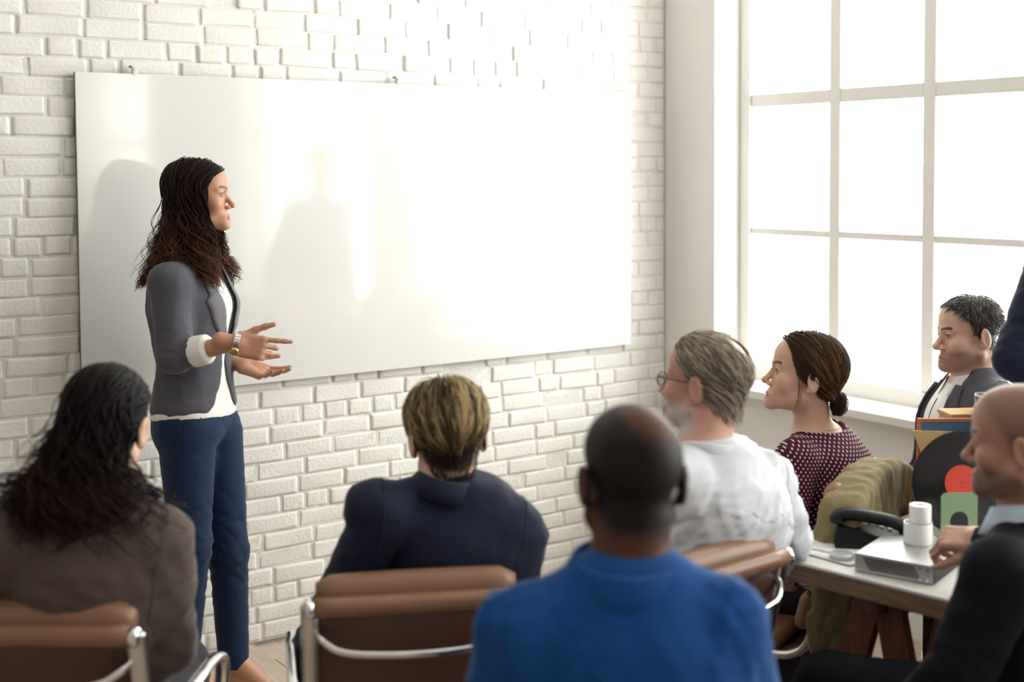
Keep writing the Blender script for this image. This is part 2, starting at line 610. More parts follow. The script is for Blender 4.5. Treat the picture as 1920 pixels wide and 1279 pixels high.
def sub(f, g, k=0.004):
    return lambda P: smax(f(P), -g(P), k)


def grad(f, P, e=0.0015):
    o = np.eye(3, dtype=F32) * e
    g = np.stack([f(P + o[i]) - f(P - o[i]) for i in range(3)], 1) / (2 * e)
    return g


def mesh_sdf(f, lo, hi, h, C=4, margin=1.7, proj=True):
    """surface nets over a sparse narrow band"""
    lo = np.asarray(lo, F32); hi = np.asarray(hi, F32)
    nc = np.ceil((hi - lo) / (h * C)).astype(int) + 1
    n = nc * C
    cx = [lo[i] + (np.arange(nc[i]) + 0.5) * h * C - 0.5 * h for i in range(3)]
    G = np.stack(np.meshgrid(*cx, indexing='ij'), -1).reshape(-1, 3).astype(F32)
    dc = f(G).reshape(nc)
    act = np.abs(dc) < C * h * 0.87 * margin
    D = np.repeat(np.repeat(np.repeat(dc, C, 0), C, 1), C, 2).astype(F32)
    Am = np.repeat(np.repeat(np.repeat(act, C, 0), C, 1), C, 2)
    idx = np.argwhere(Am)
    Pf = (idx * h).astype(F32) + lo
    out = np.empty(len(Pf), F32)
    for s in range(0, len(Pf), 400000): out[s:s + 400000] = f(Pf[s:s + 400000])
    D[Am] = out
    S = D < 0
    cnt = np.zeros(np.array(D.shape) - 1, np.int8)
    for a in (0, 1):
        for b in (0, 1):
            for c in (0, 1):
                cnt += S[a:D.shape[0] - 1 + a, b:D.shape[1] - 1 + b, c:D.shape[2] - 1 + c]
    cells = np.argwhere((cnt > 0) & (cnt < 8))
    cid = -np.ones(cnt.shape, np.int64); cid[tuple(cells.T)] = np.arange(len(cells))
    acc = np.zeros((len(cells), 3)); num = np.zeros(len(cells))
    corners = [(a, b, c) for a in (0, 1) for b in (0, 1) for c in (0, 1)]
    val = {c: D[cells[:, 0] + c[0], cells[:, 1] + c[1], cells[:, 2] + c[2]] for c in corners}
    for c in corners:
        for ax in range(3):
            if c[ax] == 0:
                c2 = list(c); c2[ax] = 1; c2 = tuple(c2)
                v1, v2 = val[c], val[c2]
                cr = (v1 < 0) != (v2 < 0)
                t = np.where(cr, v1 / np.where(cr, v1 - v2, 1), 0)
                p = np.array(c, float)[None, :].repeat(len(cells), 0); p[:, ax] = t
                acc += p * cr[:, None]; num += cr
    V = ((cells + acc / num[:, None]) * h + lo).astype(F32)
    Q = []
    for ax in range(3):
        o1, o2 = [(1, 2), (2, 0), (0, 1)][ax]
        A = np.take(S, np.arange(D.shape[ax] - 1), ax); B = np.take(S, np.arange(1, D.shape[ax]), ax)
        e = np.argwhere(A != B)
        ok = (e[:, o1] > 0) & (e[:, o2] > 0) & (e[:, o1] < cnt.shape[o1]) & (e[:, o2] < cnt.shape[o2])
        e = e[ok]
        q = []
        for (d1, d2) in ((1, 1), (0, 1), (0, 0), (1, 0)):
            c = e.copy(); c[:, o1] -= d1; c[:, o2] -= d2
            q.append(cid[tuple(c.T)])
        q = np.stack(q, 1)
        ins = S[tuple(e.T)]
        q[~ins] = q[~ins][:, ::-1]
        Q.append(q)
    Q = np.concatenate(Q); Q = Q[(Q >= 0).all(1)]
    if proj and len(V):
        for _ in range(2):
            g = grad(f, V); d = f(V)
            st = np.clip(d / ((g * g).sum(1) + 0.05), -h, h)
            V = V - g * st[:, None]
    return V, Q


def joinm(*ms):
    """join (V, Q) meshes into one"""
    Vs, Qs, n = [], [], 0
    for V, Q in ms:
        Vs.append(V); Qs.append(Q + n); n += len(V)
    return np.concatenate(Vs), np.concatenate(Qs)


def folds(seed, wl=0.09, aniso=(1, 1, 1), octaves=2, R=None, sharp=0.5):
    """cloth creases: warped ridges, in -1..1"""
    r = np.random.default_rng(seed)
    ks = []
    for o in range(octaves):
        for _ in range(3):
            k = nrm(r.normal(size=3) * np.asarray(aniso)) * 2 * math.pi / (wl / (1.7 ** o)) * r.uniform(0.7, 1.25)
            ks.append((k, r.normal(size=3) * 2 * math.pi / (wl * 2.3), r.uniform(0, 6.28), r.uniform(0.8, 2.0), 0.62 ** o))
    Rm = None if R is None else np.asarray(R, F32)

    def f(P):
        q = P if Rm is None else P @ Rm
        s = 0
        for k, w, ph, am, wt in ks:
            v = np.sin(q @ k.astype(F32) + am * np.sin(q @ w.astype(F32)) + ph)
            s = s + wt * (v * (1 - sharp) + sharp * (1 - 2 * np.abs(v)))
        return s / 4.0
    return f


def frame_ru(right, up):
    """columns right, forward, up (right x forward = up)"""
    u = nrm(right); w = np.asarray(up, float); w = nrm(w - u * (w @ u)); f = np.cross(w, u)
    return np.stack([u, f, w], 1)


def head_frame(heading, pitch=0.0, tilt=0.0):
    """heading degrees left of the view direction, pitch up, tilt towards the right shoulder"""
    f = H(heading); r = H(heading - 90); z = np.array([0, 0, 1.0])
    p = rad(pitch); f, z = f * math.cos(p) + z * math.sin(p), z * math.cos(p) - f * math.sin(p)
    t = rad(tilt); r, z = r * math.cos(t) - z * math.sin(t), z * math.cos(t) + r * math.sin(t)
    return np.stack([r, f, z], 1)


# ------------------------------------------------------------------ head
def head_sdf(fem=False, nose=1.0, jaw=1.0, mouth=0.0, ears=True):
    """head in its own axes: x right, y forward, z up, eye level 0, metres"""
    jw = 0.048 if fem else 0.056
    if fem: jaw *= 0.84
    g = [(ell((0, -0.014, 0.035), (0.0745, 0.093, 0.080)), 0),
         (ell((0, 0.029, 0.044), (0.063, 0.060, 0.057)), 0.03),
         (ell((0, 0.026, -0.035), (0.059, 0.060, 0.075)), 0.03),
         (cap((-jw, -0.002, -0.062), (-0.012, 0.074, -0.100 + 0.004 * fem), 0.020 * jaw, 0.015 * jaw), 0.03),
         (cap((jw, -0.002, -0.062), (0.012, 0.074, -0.100 + 0.004 * fem), 0.020 * jaw, 0.015 * jaw), 0.03),
         (ell((0, 0.086, -0.098), (0.021, 0.014, 0.015)), 0.016),
         (ell((-0.042, 0.057, -0.030), (0.025, 0.025, 0.026)), 0.02),
         (ell((0.042, 0.057, -0.030), (0.025, 0.025, 0.026)), 0.02),
         (ell((0, 0.073, -0.072), (0.030, 0.022, 0.026)), 0.016)]
    br = 0.007 if fem else 0.010
    g += [(cap((-0.042, 0.067, 0.017), (-0.012, 0.084, 0.015), br, br), 0.016), (cap((0.042, 0.067, 0.017), (0.012, 0.084, 0.015), br, br), 0.016)]
    base = union(g)
    sock = [ell((-0.031, 0.092, 0.001), (0.018, 0.013, 0.010)), ell((0.031, 0.092, 0.001), (0.018, 0.013, 0.010))]
    nt = 0.1035 + 0.005 * nose; ns = 0.82 if fem else 1.0
    add = [(cap((0, 0.079, 0.008), (0, nt - 0.003, -0.032), 0.0085 * ns, 0.0100 * ns), 0.011), (ell((0, nt - 0.001, -0.036), (0.0115 * ns, 0.0105 * ns, 0.0095 * ns)), 0.008),
           (ell((-0.0125, 0.094, -0.042), (0.0075 * ns, 0.011 * ns, 0.0078 * ns)), 0.006), (ell((0.0125, 0.094, -0.042), (0.0075 * ns, 0.011 * ns, 0.0078 * ns)), 0.006),
           (ell((-0.031, 0.0735, 0), (0.0142,) * 3), 0.004), (ell((0.031, 0.0735, 0), (0.0142,) * 3), 0.004),
           (cap((-0.019, 0.085, -0.0715), (0.019, 0.085, -0.0715), 0.0058, 0.0058), 0.008), (ell((0, 0.0925, -0.0695), (0.013, 0.0065, 0.0052)), 0.006),
           (ell((0, 0.091, -0.0815), (0.017, 0.0075, 0.0062)), 0.006)]
    slit = [ell((-0.031, 0.0895, 0), (0.0125, 0.012, 0.0048)), ell((0.031, 0.0895, 0), (0.0125, 0.012, 0.0048))]
    mo = ell((0, 0.098, -0.0757 - mouth * 0.4), (0.021, 0.011, 0.0012 + mouth))
    nst = [ell((-0.0065, 0.100, -0.0485), (0.0035, 0.006, 0.003)), ell((0.0065, 0.100, -0.0485), (0.0035, 0.006, 0.003))]
    er = []
    if ears:
        for s in (-1, 1):
            c, sn = math.cos(rad(16)), math.sin(rad(16))
            Ry = np.array([[c * 1.0, -s * sn * 1.0, 0], [s * sn, c, 0], [0, 0, 1]])
            tl = rad(12); Rx = np.array([[1, 0, 0], [0, math.cos(tl), math.sin(tl)], [0, -math.sin(tl), math.cos(tl)]])
            Rr = Ry.T @ Rx
            e = ell((s * 0.0815, -0.017, -0.010), (0.0075, 0.0185, 0.0325), Rr)
            e = sub(e, ell((s * 0.0890, -0.013, -0.008), (0.0058, 0.0115, 0.0215), Rr), 0.003)
            e = union([(e, 0), (ell((s * 0.079, -0.006, -0.014), (0.006, 0.006, 0.009)), 0.004), (ell((s * 0.077, -0.010, -0.036), (0.0065, 0.0095, 0.010)), 0.006),
                       (cap((s * 0.0845, -0.021, 0.006), (s * 0.0825, -0.019, -0.020), 0.0032, 0.0035), 0.004)])
            er.append((e, 0.005))

    def f(P):
        d = base(P)
        for s_ in sock: d = smax(d, -s_(P), 0.010)
        for fn, k in add: d = smin(d, fn(P), k)
        for s_ in slit: d = smax(d, -s_(P), 0.0015)
        d = smax(d, -mo(P), 0.003)
        for s_ in nst: d = smax(d, -s_(P), 0.002)
        for fn, k in er: d = smin(d, fn(P), k)
        return d
    return f


HAIRLINE_Y = [-0.13, -0.07, -0.04, -0.022, -0.005, 0.012, 0.03, 0.05, 0.07, 0.09]
HAIRLINE_Z = [-0.075, -0.070, -0.055, -0.030, -0.022, -0.005, 0.030, 0.055, 0.078, 0.085]


def sstep(a, b, x):
    t = np.clip((x - a) / (b - a), 0, 1); return t * t * (3 - 2 * t)


def face_paint(L, skin, lip, brow=None, hair=None, stubble=None, hairline=(HAIRLINE_Y, HAIRLINE_Z), shift=0.0, blush=0.0, bald=None, soft=0.010):
    """skin pigment by place on the head: lips, eyebrows, cropped hair, stubble"""
    n = len(L); c = np.tile(np.asarray(skin, float), (n, 1))
    x, y, z = L[:, 0], L[:, 1], L[:, 2]

    def mixin(w, col):
        nonlocal c
        c = c * (1 - w[:, None]) + np.asarray(col)[None, :] * w[:, None]
    if blush:
        w = blush * (np.exp(-(((np.abs(x) - 0.04) / 0.022) ** 2 + ((z + 0.032) / 0.02) ** 2)) * (y > 0.03) + np.exp(-((x / 0.014) ** 2 + ((z + 0.038) / 0.014) ** 2)) * (y > 0.09))
        mixin(np.clip(w, 0, 1), (min(1, skin[0] * 1.02), skin[1] * 0.62, skin[2] * 0.58))
    if stubble is not None:
        w = sstep(-0.040, -0.062, z + 0.10 * np.clip(0.045 - y, 0, 0.05)) * sstep(-0.035, 0.0, y) * sstep(-0.135, -0.105, z)
        m_ = np.exp(-((x / 0.024) ** 2 + ((z + 0.060) / 0.0075) ** 2)) * (y > 0.07)
        mixin(np.clip(np.maximum(w, m_) * stubble[1], 0, 1), stubble[0])
    w = ((x / 0.0225) ** 2 + ((z + 0.0755) / 0.0105) ** 2 < 1) & (y > 0.082)
    mixin(w * 0.85, lip)
    if brow is not None:
        ax = np.abs(x); bz = 0.0185 + 0.006 * np.sin(np.clip((ax - 0.012) / 0.036, 0, 1) * 2.2)
        w = ((ax > 0.011) & (ax < 0.050) & (np.abs(z - bz) < 0.0042) & (y > 0.045))
        mixin(w * 0.95, brow)
        e = np.hypot((ax - 0.031) / 0.0150, z / 0.0075)
        mixin(((e < 1.0) & (z > 0.0022) & (y > 0.068)) * 0.9, (0.03, 0.018, 0.014)); mixin(((e < 1.05) & (z <= 0.0022) & (y > 0.068)) * 0.35, (0.12, 0.06, 0.05))
    if hair is not None:
        hz = np.interp(y, hairline[0], hairline[1]) + shift
        w = sstep(-soft * 0.6, soft, z - hz)
        w *= (np.abs(x) < 0.0815 + 0 * z)
        if bald is not None: w = w * (1 - bald(L))
        mixin(w, hair)
    return c


# ------------------------------------------------------------------ hair: locks grown over the head
def grow(roots, S, step, field, sdf, off, stick, seed=0, jitter=0.15, smooth=True):
    r = np.random.default_rng(seed)
    P = roots.astype(F32).copy(); out = [P.copy()]
    N = len(P); jd = r.normal(size=(N, 3)).astype(F32) * jitter
    prev = None
    for s in range(S):
        t = (s + 1) / S
        d = field(P, t) + jd
        d = d / (np.linalg.norm(d, axis=1)[:, None] + 1e-9)
        if prev is not None:
            d = 0.45 * d + 0.55 * prev; d = d / (np.linalg.norm(d, axis=1)[:, None] + 1e-9)
        st = step if np.isscalar(step) else step[:, None]
        P = P + d * st
        for _ in range(2):
            g = grad(sdf, P, 0.003); g = g / (np.linalg.norm(g, axis=1)[:, None] + 1e-6)
            e = sdf(P) - off(t)
            mv = np.where(e < 0, e, e * stick(t))
            P = P - g * mv[:, None]
        P = P.astype(F32)
        dd = P - out[-1]; prev = dd / (np.linalg.norm(dd, axis=1)[:, None] + 1e-9)
        out.append(P.copy())
    return np.stack(out, 1)


def locks(paths, width, thick=0.45, taper=(0.6, 1.0, 0.15), nsec=3, sdf=None):
    """(N, S, 3) paths -> flattened tapered tubes; returns V, Q, per-vertex lock index and position"""
    N, S, _ = paths.shape
    T = np.gradient(paths, axis=1); T /= np.linalg.norm(T, axis=2)[..., None] + 1e-9
    if sdf is not None:
        g = grad(sdf, paths.reshape(-1, 3).astype(F32), 0.004).reshape(N, S, 3)
    else:
        g = np.zeros_like(paths); g[..., 0] = 0.3; g[..., 1] = 1
    g = g - T * (g * T).sum(2)[..., None]; g /= np.linalg.norm(g, axis=2)[..., None] + 1e-9
    B = np.cross(T, g)
    s = np.linspace(0, 1, S); w = np.interp(s, [0, 0.35, 1], taper)
    width = np.broadcast_to(np.asarray(width), (N,))
    V = np.empty((N, S, nsec, 3))
    for k in range(nsec):
        a = 2 * math.pi * k / nsec
        V[:, :, k] = paths + (B * math.cos(a) + g * (math.sin(a) * thick)) * (width[:, None] * w[None, :])[..., None] * 0.5
    base = (np.arange(N)[:, None] * S + np.arange(S - 1)[None, :]).ravel() * nsec
    Q = []
    for k in range(nsec):
        k2 = (k + 1) % nsec
        Q.append(np.stack([base + k, base + k2, base + nsec + k2, base + nsec + k], 1))
    li = np.repeat(np.arange(N), S * nsec); tt = np.tile(np.repeat(s, nsec), N)
    return V.reshape(-1, 3), np.concatenate(Q), li, tt


def fib_dirs(n, seed=0):
    r = np.random.default_rng(seed)
    i = np.arange(n) + 0.5
    ph = np.arccos(1 - 2 * i / n); th = math.pi * (1 + 5 ** 0.5) * i
    d = np.stack([np.cos(th) * np.sin(ph), np.sin(th) * np.sin(ph), np.cos(ph)], 1)
    d += r.normal(size=d.shape) * 0.02
    return d / np.linalg.norm(d, axis=1)[:, None]


SKULL = union([(ell((0, -0.014, 0.035), (0.0745, 0.093, 0.080)), 0), (ell((0, 0.030, 0.040), (0.063, 0.055, 0.055)), 0.03),
               (ell((0, 0.026, -0.035), (0.059, 0.060, 0.075)), 0.03), (cap((0, -0.035, -0.05), (0, -0.05, -0.17), 0.052, 0.056), 0.03)])


def scalp(n, keep, seed=0):
    """points on the scalp (head axes) where keep(L) holds"""
    d = fib_dirs(n, seed) * 0.2 + np.array([0, -0.012, 0.02])
    P = d.astype(F32)
    for _ in range(12):
        g = grad(SKULL, P, 0.003); P = (P - g * SKULL(P)[:, None] * 0.9).astype(F32)
    return P[keep(P)]


# ------------------------------------------------------------------ hands
def hand_sdf(right=True, curl=(20, 20, 25, 30), thumb=(50, 10, 15), spread=5.0, sc=1.0, bend=0.0):
    """hand in its own axes: x towards the thumb, y along the fingers, z back of the hand; wrist at the origin"""
    parts = [(rbox((0.0, 0.046, 0), (0.039, 0.047, 0.0135), 0.0125), 0), (ell((0.022, 0.034, -0.009), (0.020, 0.032, 0.015)), 0.012),
             (ell((-0.024, 0.036, -0.008), (0.015, 0.034, 0.012)), 0.012), (cap((0, -0.05, 0), (0, 0.01, 0), 0.024, 0.025), 0.02)]
    xs_ = (0.029, 0.0095, -0.010, -0.028); y0 = (0.086, 0.090, 0.086, 0.077)
    ln = ((0.040, 0.025, 0.020), (0.044, 0.028, 0.021), (0.040, 0.026, 0.020), (0.031, 0.020, 0.018)); rr = (0.0088, 0.009, 0.0085, 0.0075)
    for i in range(4):
        c = curl[i] if not np.isscalar(curl[i]) else (curl[i], curl[i] * 1.1, curl[i] * 0.7)
        p = np.array([xs_[i], y0[i], 0.001]); sp = rad(spread * (1.5 - i)); a = 0.0
        parts.append((ell(p, (0.0105, 0.013, 0.0105)), 0.008))
        r_ = rr[i]
        for j in range(3):
            a += rad(c[j])
            d = np.array([math.sin(sp) * math.cos(a), math.cos(sp) * math.cos(a), -math.sin(a)])
            q = p + d * ln[i][j]
            parts.append((cap(p, q, r_, r_ * (0.93 if j < 2 else 0.82)), 0.004)); r_ *= 0.94
            p = q
    a0, dn, cv = [rad(t) for t in thumb]
    p = np.array([0.026, 0.018, -0.008]); ln_ = (0.044, 0.034, 0.027); r_ = 0.0125
    for j in range(3):
        a = a0 - cv * j
        d = np.array([math.sin(a) * math.cos(dn), math.cos(a) * math.cos(dn), -math.sin(dn)])
        q = p + d * ln_[j]
        parts.append((cap(p, q, r_, r_ * 0.86), 0.008)); r_ *= 0.86; p = q
    u = union(parts); mir = 1.0 if right else -1.0

    def f(P): return u(P / F32(sc)) * F32(sc)
    return f


def hand_frame(fwd, back, right=True):
    """columns: thumb side, fingers, back of the hand"""
    y = nrm(fwd); z = np.asarray(back, float); z = nrm(z - y * (z @ y))
    x = np.cross(y, z)          # right-handed set; for a right hand palm down, the thumb lies to the left
    return np.stack([-x if right else x, y, z], 1)


# ------------------------------------------------------------------ torso and limbs
def torso_sdf(P0, P1, uax, prof, n=2.3, curve=0.0, s0=-0.05, s1=1.02, infl=0.0):
    """stack of superellipse sections from pelvis P0 to neck base P1; prof rows: s, half width, half depth front, half depth back"""
    P0 = np.asarray(P0, float); P1 = np.asarray(P1, float); L = np.linalg.norm(P1 - P0)
    R = frame_ru(uax, P1 - P0)
    pr = np.asarray(prof, float)
    ss = np.linspace(-0.2, 1.2, 160)
    sm = lambda q: np.convolve(np.pad(np.interp(ss, pr[:, 0], pr[:, q]), 6, 'edge'), np.ones(13) / 13, 'valid')
    hw, df, db = sm(1), sm(2), sm(3)
    R32 = R.astype(F32); c0 = P0.astype(F32)

    def loc(P):
        q = (P - c0) @ R32
        s = q[:, 2] / L
        b = q[:, 1] + curve * 4 * np.clip(s, 0, 1) * (1 - np.clip(s, 0, 1))
        return q[:, 0], b, s

    def f(P):
        a, b, s = loc(P)
        w = np.interp(s, ss, hw) + infl
        d = np.where(b > 0, np.interp(s, ss, df), np.interp(s, ss, db)) + infl
        k = (np.abs(a / w) ** n + np.abs(b / d) ** n) ** (1.0 / n)
        rr = np.hypot(a, b) / (k + 1e-6)
        e = (k - 1) * np.minimum(rr, 0.2)
        e = smax(e, (s - s1) * L - infl, 0.05)
        e = smax(e, (s0 - s) * L - infl, 0.04)
        return e.astype(F32)
    return f, loc, R


def bbox(pts, pad):
    P = np.asarray(pts, float); return P.min(0) - pad, P.max(0) + pad


class Fig:
    """a figure posed by joints in world space; makes its body mesh and gives shapes to dress it"""
    def __init__(s, name, label, base, J, head, fem=False, group=None, hand=True, prof=None, curve=0.01, build=1.0, neck_r=None, headk=None, hs=1.0):
        s.base = np.array([base[0], base[1], 0.0]); s.J = {k: np.asarray(v, float) for k, v in J.items()}
        s.root = empty(name, s.base, label, 'person', group)
        s.C = np.asarray(head[0], float); s.R = head[1]; s.fem = fem; s.hs = hs
        j = s.J
        s.u = nrm(j['shR'] - j['shL']); sw = np.linalg.norm(j['shR'] - j['shL']) / 2
        s.sw = sw; b = build
        if prof is None:
            hip = 1.06 if fem else 0.95; wa = 0.80 if fem else 0.88
            prof = [(-0.1, sw * hip * 0.95, 0.10 * b, 0.115 * b), (0.08, sw * hip, 0.11 * b, 0.125 * b), (0.35, sw * wa, 0.10 * b, 0.09 * b), (0.55, sw * 0.93, 0.115 * b, 0.10 * b),
                    (0.72, sw * 1.04, 0.118 * b, 0.112 * b), (0.84, sw * 0.98, 0.095 * b, 0.105 * b), (0.93, sw * 0.62, 0.07 * b, 0.08 * b), (1.0, sw * 0.42, 0.055, 0.06), (1.1, 0.05, 0.05, 0.055)]
        s.prof = prof; s.curve = curve; s.b = b
        s.T, s.loc, s.TR = torso_sdf(j['P0'], j['P1'], s.u, prof, curve=curve)
        s.nr = neck_r or (0.049 if fem else 0.058)
        s.headf = head_sdf(fem, **(headk or {}))
        s.neck_top = s.C + s.R @ (np.array([0, -0.028, -0.055]) * hs)
        s.neck_bot = j['P1'] + s.TR @ np.array([0, 0.022, -0.03])
        C32 = s.C.astype(F32); R32 = s.R.astype(F32)
        s.toL = lambda P: (P - C32) @ R32 / F32(hs)
        s.toW = lambda L: L * hs @ s.R.T + s.C

    def torso(s, infl=0.0, **k):
        return torso_sdf(s.J['P0'], s.J['P1'], s.u, s.prof, curve=s.curve, infl=infl, **k)[0]

    def limb(s, a, b, c, r):
        j = s.J
        return [(cap(j[a], j[b], r[0], r[1]), 0.03), (cap(j[b], j[c], r[1], r[2]), 0.02)]

    def neck(s, extra=0.0):
        return cap(s.neck_bot, s.neck_top, s.nr * 1.08 + extra, s.nr + extra)

    def traps(s, r=0.05, rs=0.05, lift=0.0):
        j = s.J; o = []
        for k in ('shL', 'shR'):
            a = s.neck_bot + np.array([0, 0, lift]); b = j[k]
            o.append((cap(a * 0.8 + b * 0.2, b, r, rs), 0.05))
        return o

    def make_body(s, mat, paint, hands=(), h_body=0.012, h_head=0.003, head_low=-0.19, legs=True, skin_infl=-0.004):
        j = s.J; g = 0.9 if s.fem else 1.0
        parts = [(s.torso(skin_infl), 0)] + s.traps(0.045, 0.045) + [(s.neck(), 0.03)]
        for q in 'LR':
            parts += s.limb('sh' + q, 'el' + q, 'wr' + q, (0.050 * g, 0.040 * g, 0.025 * g))
            if legs:
                parts += s.limb('hip' + q, 'kn' + q, 'an' + q, (0.080, 0.056, 0.040))
                parts += [(cap(j['an' + q], j['to' + q], 0.036, 0.026), 0.02)]
        hd = lambda P: s.headf(s.toL(P)) * F32(s.hs)
        full = union(parts + [(hd, 0.022)])
        nk = union([(s.neck(), 0), (s.torso(skin_infl), 0.04)] + s.traps(0.045, 0.045) + [(hd, 0.022)])
        # head and neck, fine
        corners = [s.toW(np.array([x, y, z])) for x in (-0.11, 0.11) for y in (-0.14, 0.14) for z in (head_low, 0.135)]
        lo, hi = bbox(corners, 0.0)
        zc = lo[2] = max(lo[2], s.toW(np.array([0, -0.03, head_low]))[2])
        hm = mesh_sdf(nk, lo, hi, h_head)
        # body up to that height, coarse, blended out of the same field
        ks = [k for k in j]
        lo, hi = bbox([j[k] for k in ks], 0.17); lo[2] = max(lo[2], 0.002)
        hi[2] = zc + h_body * 0.5
        bmh = mesh_sdf(full, lo, hi, h_body)
        ms = [hm, bmh]
        for (q, fr, hf, hh) in hands:
            W = j['wr' + q].astype(F32); fr32 = fr.astype(F32)
            fw = lambda P, W=W, fr32=fr32, hf=hf: hf((P - W) @ fr32)
            c = j['wr' + q] + fr[:, 1] * 0.09
            ms.append(mesh_sdf(fw, c - 0.15, c + 0.15, hh))
        V, Q = joinm(*ms)
        colr = paint(s.toL(V))
        s.body = mesh_obj('body', V, Q, mat, s.root, True, col=colr, off=s.base)
        s.hd = hd; s.full = full
        return s.body

    def eyes(s, iris=(0.06, 0.035, 0.02), look=(0, 0)):
        for sx in (-1, 1):
            V = []; n, k = 14, 12; Fc = []
            for i in range(k + 1):
                a = math.pi * i / k
                for q in range(n):
                    t = 2 * math.pi * q / n; V.append((math.sin(a) * math.cos(t), math.cos(a), math.sin(a) * math.sin(t)))
            for i in range(k):
                for q in range(n): Fc.append((i * n + q, i * n + (q + 1) % n, (i + 1) * n + (q + 1) % n, (i + 1) * n + q))
            V = np.array(V); ang = np.arccos(np.clip(V[:, 1], -1, 1))
            c = np.where((ang < 0.16)[:, None], [[0.005] * 3], np.where((ang < 0.56)[:, None], [list(iris)], [[0.72, 0.70, 0.67]]))
            ax, az = rad(look[0]), rad(look[1])
            Ry = np.array([[math.cos(ax), -math.sin(ax), 0], [math.sin(ax), math.cos(ax), 0], [0, 0, 1]])
            W = s.toW((V @ Ry.T) * 0.0122 + np.array([sx * 0.031, 0.0735, 0]))
            mesh_obj('eye', W, Fc, M['eye'], s.root, True, col=c, off=s.base)

    def cloth(s, name, f, pts, pad, h, mat, parent=None, uv=None, label=None):
        lo, hi = bbox(pts, pad); lo[2] = max(lo[2], 0.004)
        V, Q = mesh_sdf(f, lo, hi, h)
        o = mesh_obj(name, V, Q, mat, parent or s.root, True, off=s.base, uv=uv(V) if uv is not None else None)
        if label: o['label'] = label
        return o

    def piece(s, name, mb, mat, parent=None, smooth=True, label=None):
        o = mb.build(name, mat, parent or s.root, smooth, off=s.base)
        if label: o['label'] = label
        return o

    def hair(s, name, paths, width, colf, mat, parent=None, sdf=None, **k):
        """paths in head axes"""
        V, Q, li, tt = locks(paths, width, sdf=sdf or SKULL, **k)
        c = colf(V, li, tt)
        return mesh_obj(name, s.toW(V), Q, mat, parent or s.root, True, col=c, off=s.base)


def collar_band(center, R, prof, a0, a1, n=40, rx=0.07, ry=0.075, thick=0.003, dip=0.0, wid=None):
    """band round the neck: prof rows (radius offset, height); angles from the back (0) to +-180 at the front; R columns right, forward, up"""
    V = []; k = len(prof)
    for i in range(n):
        a = rad(a0 + (a1 - a0) * i / (n - 1))
        front = 0.5 - 0.5 * math.cos(a)
        d = np.array([math.sin(a), -math.cos(a), 0])
        for (ro, z) in prof:
            r_ = np.array([d[0] * (rx + ro), d[1] * (ry + ro), z - dip * front ** 1.5])
            V.append(np.asarray(center) + R @ r_)
    Fc = []
    for i in range(n - 1):
        for q in range(k - 1): Fc.append((i * k + q, (i + 1) * k + q, (i + 1) * k + q + 1, i * k + q + 1))
    mb = MB(); mb.add(V, Fc)
    return mb


def solidify(o, t, offset=0.0):
    md = o.modifiers.new('thickness', 'SOLIDIFY'); md.thickness = t; md.offset = offset
    return o


def on_surface(f, P, d, n=40, step=0.006):
    """march from P along -d onto the surface f = 0"""
    P = np.asarray(P, F32).copy(); d = np.asarray(d, F32)
    for _ in range(n):
        e = f(P)
        P = P - d * np.clip(e, -0.02, 0.03)[:, None] * 0.8
    return P


def snap(f, P, off=0.0, it=8):
    P = np.asarray(P, F32).copy()
    for _ in range(it):
        g = grad(f, P, 0.003); g = g / (np.linalg.norm(g, axis=1)[:, None] + 1e-6)
        P = P - g * (f(P) - off)[:, None]
    return P

# ------------------------------------------------------------------ chairs
def rotz(v, a):
    c, s = math.cos(a), math.sin(a); return np.array([c * v[0] - s * v[1], s * v[0] + c * v[1], v[2]])


CHAIR = {}
RAIL = spline([(0.245, 0.425), (0.10, 0.418), (-0.10, 0.415), (-0.185, 0.425), (-0.235, 0.475), (-0.270, 0.62), (-0.315, 0.80), (-0.325, 0.842)], 30)


def chair_heading(fwd):
    return math.atan2(fwd[1], fwd[0]) - math.pi / 2


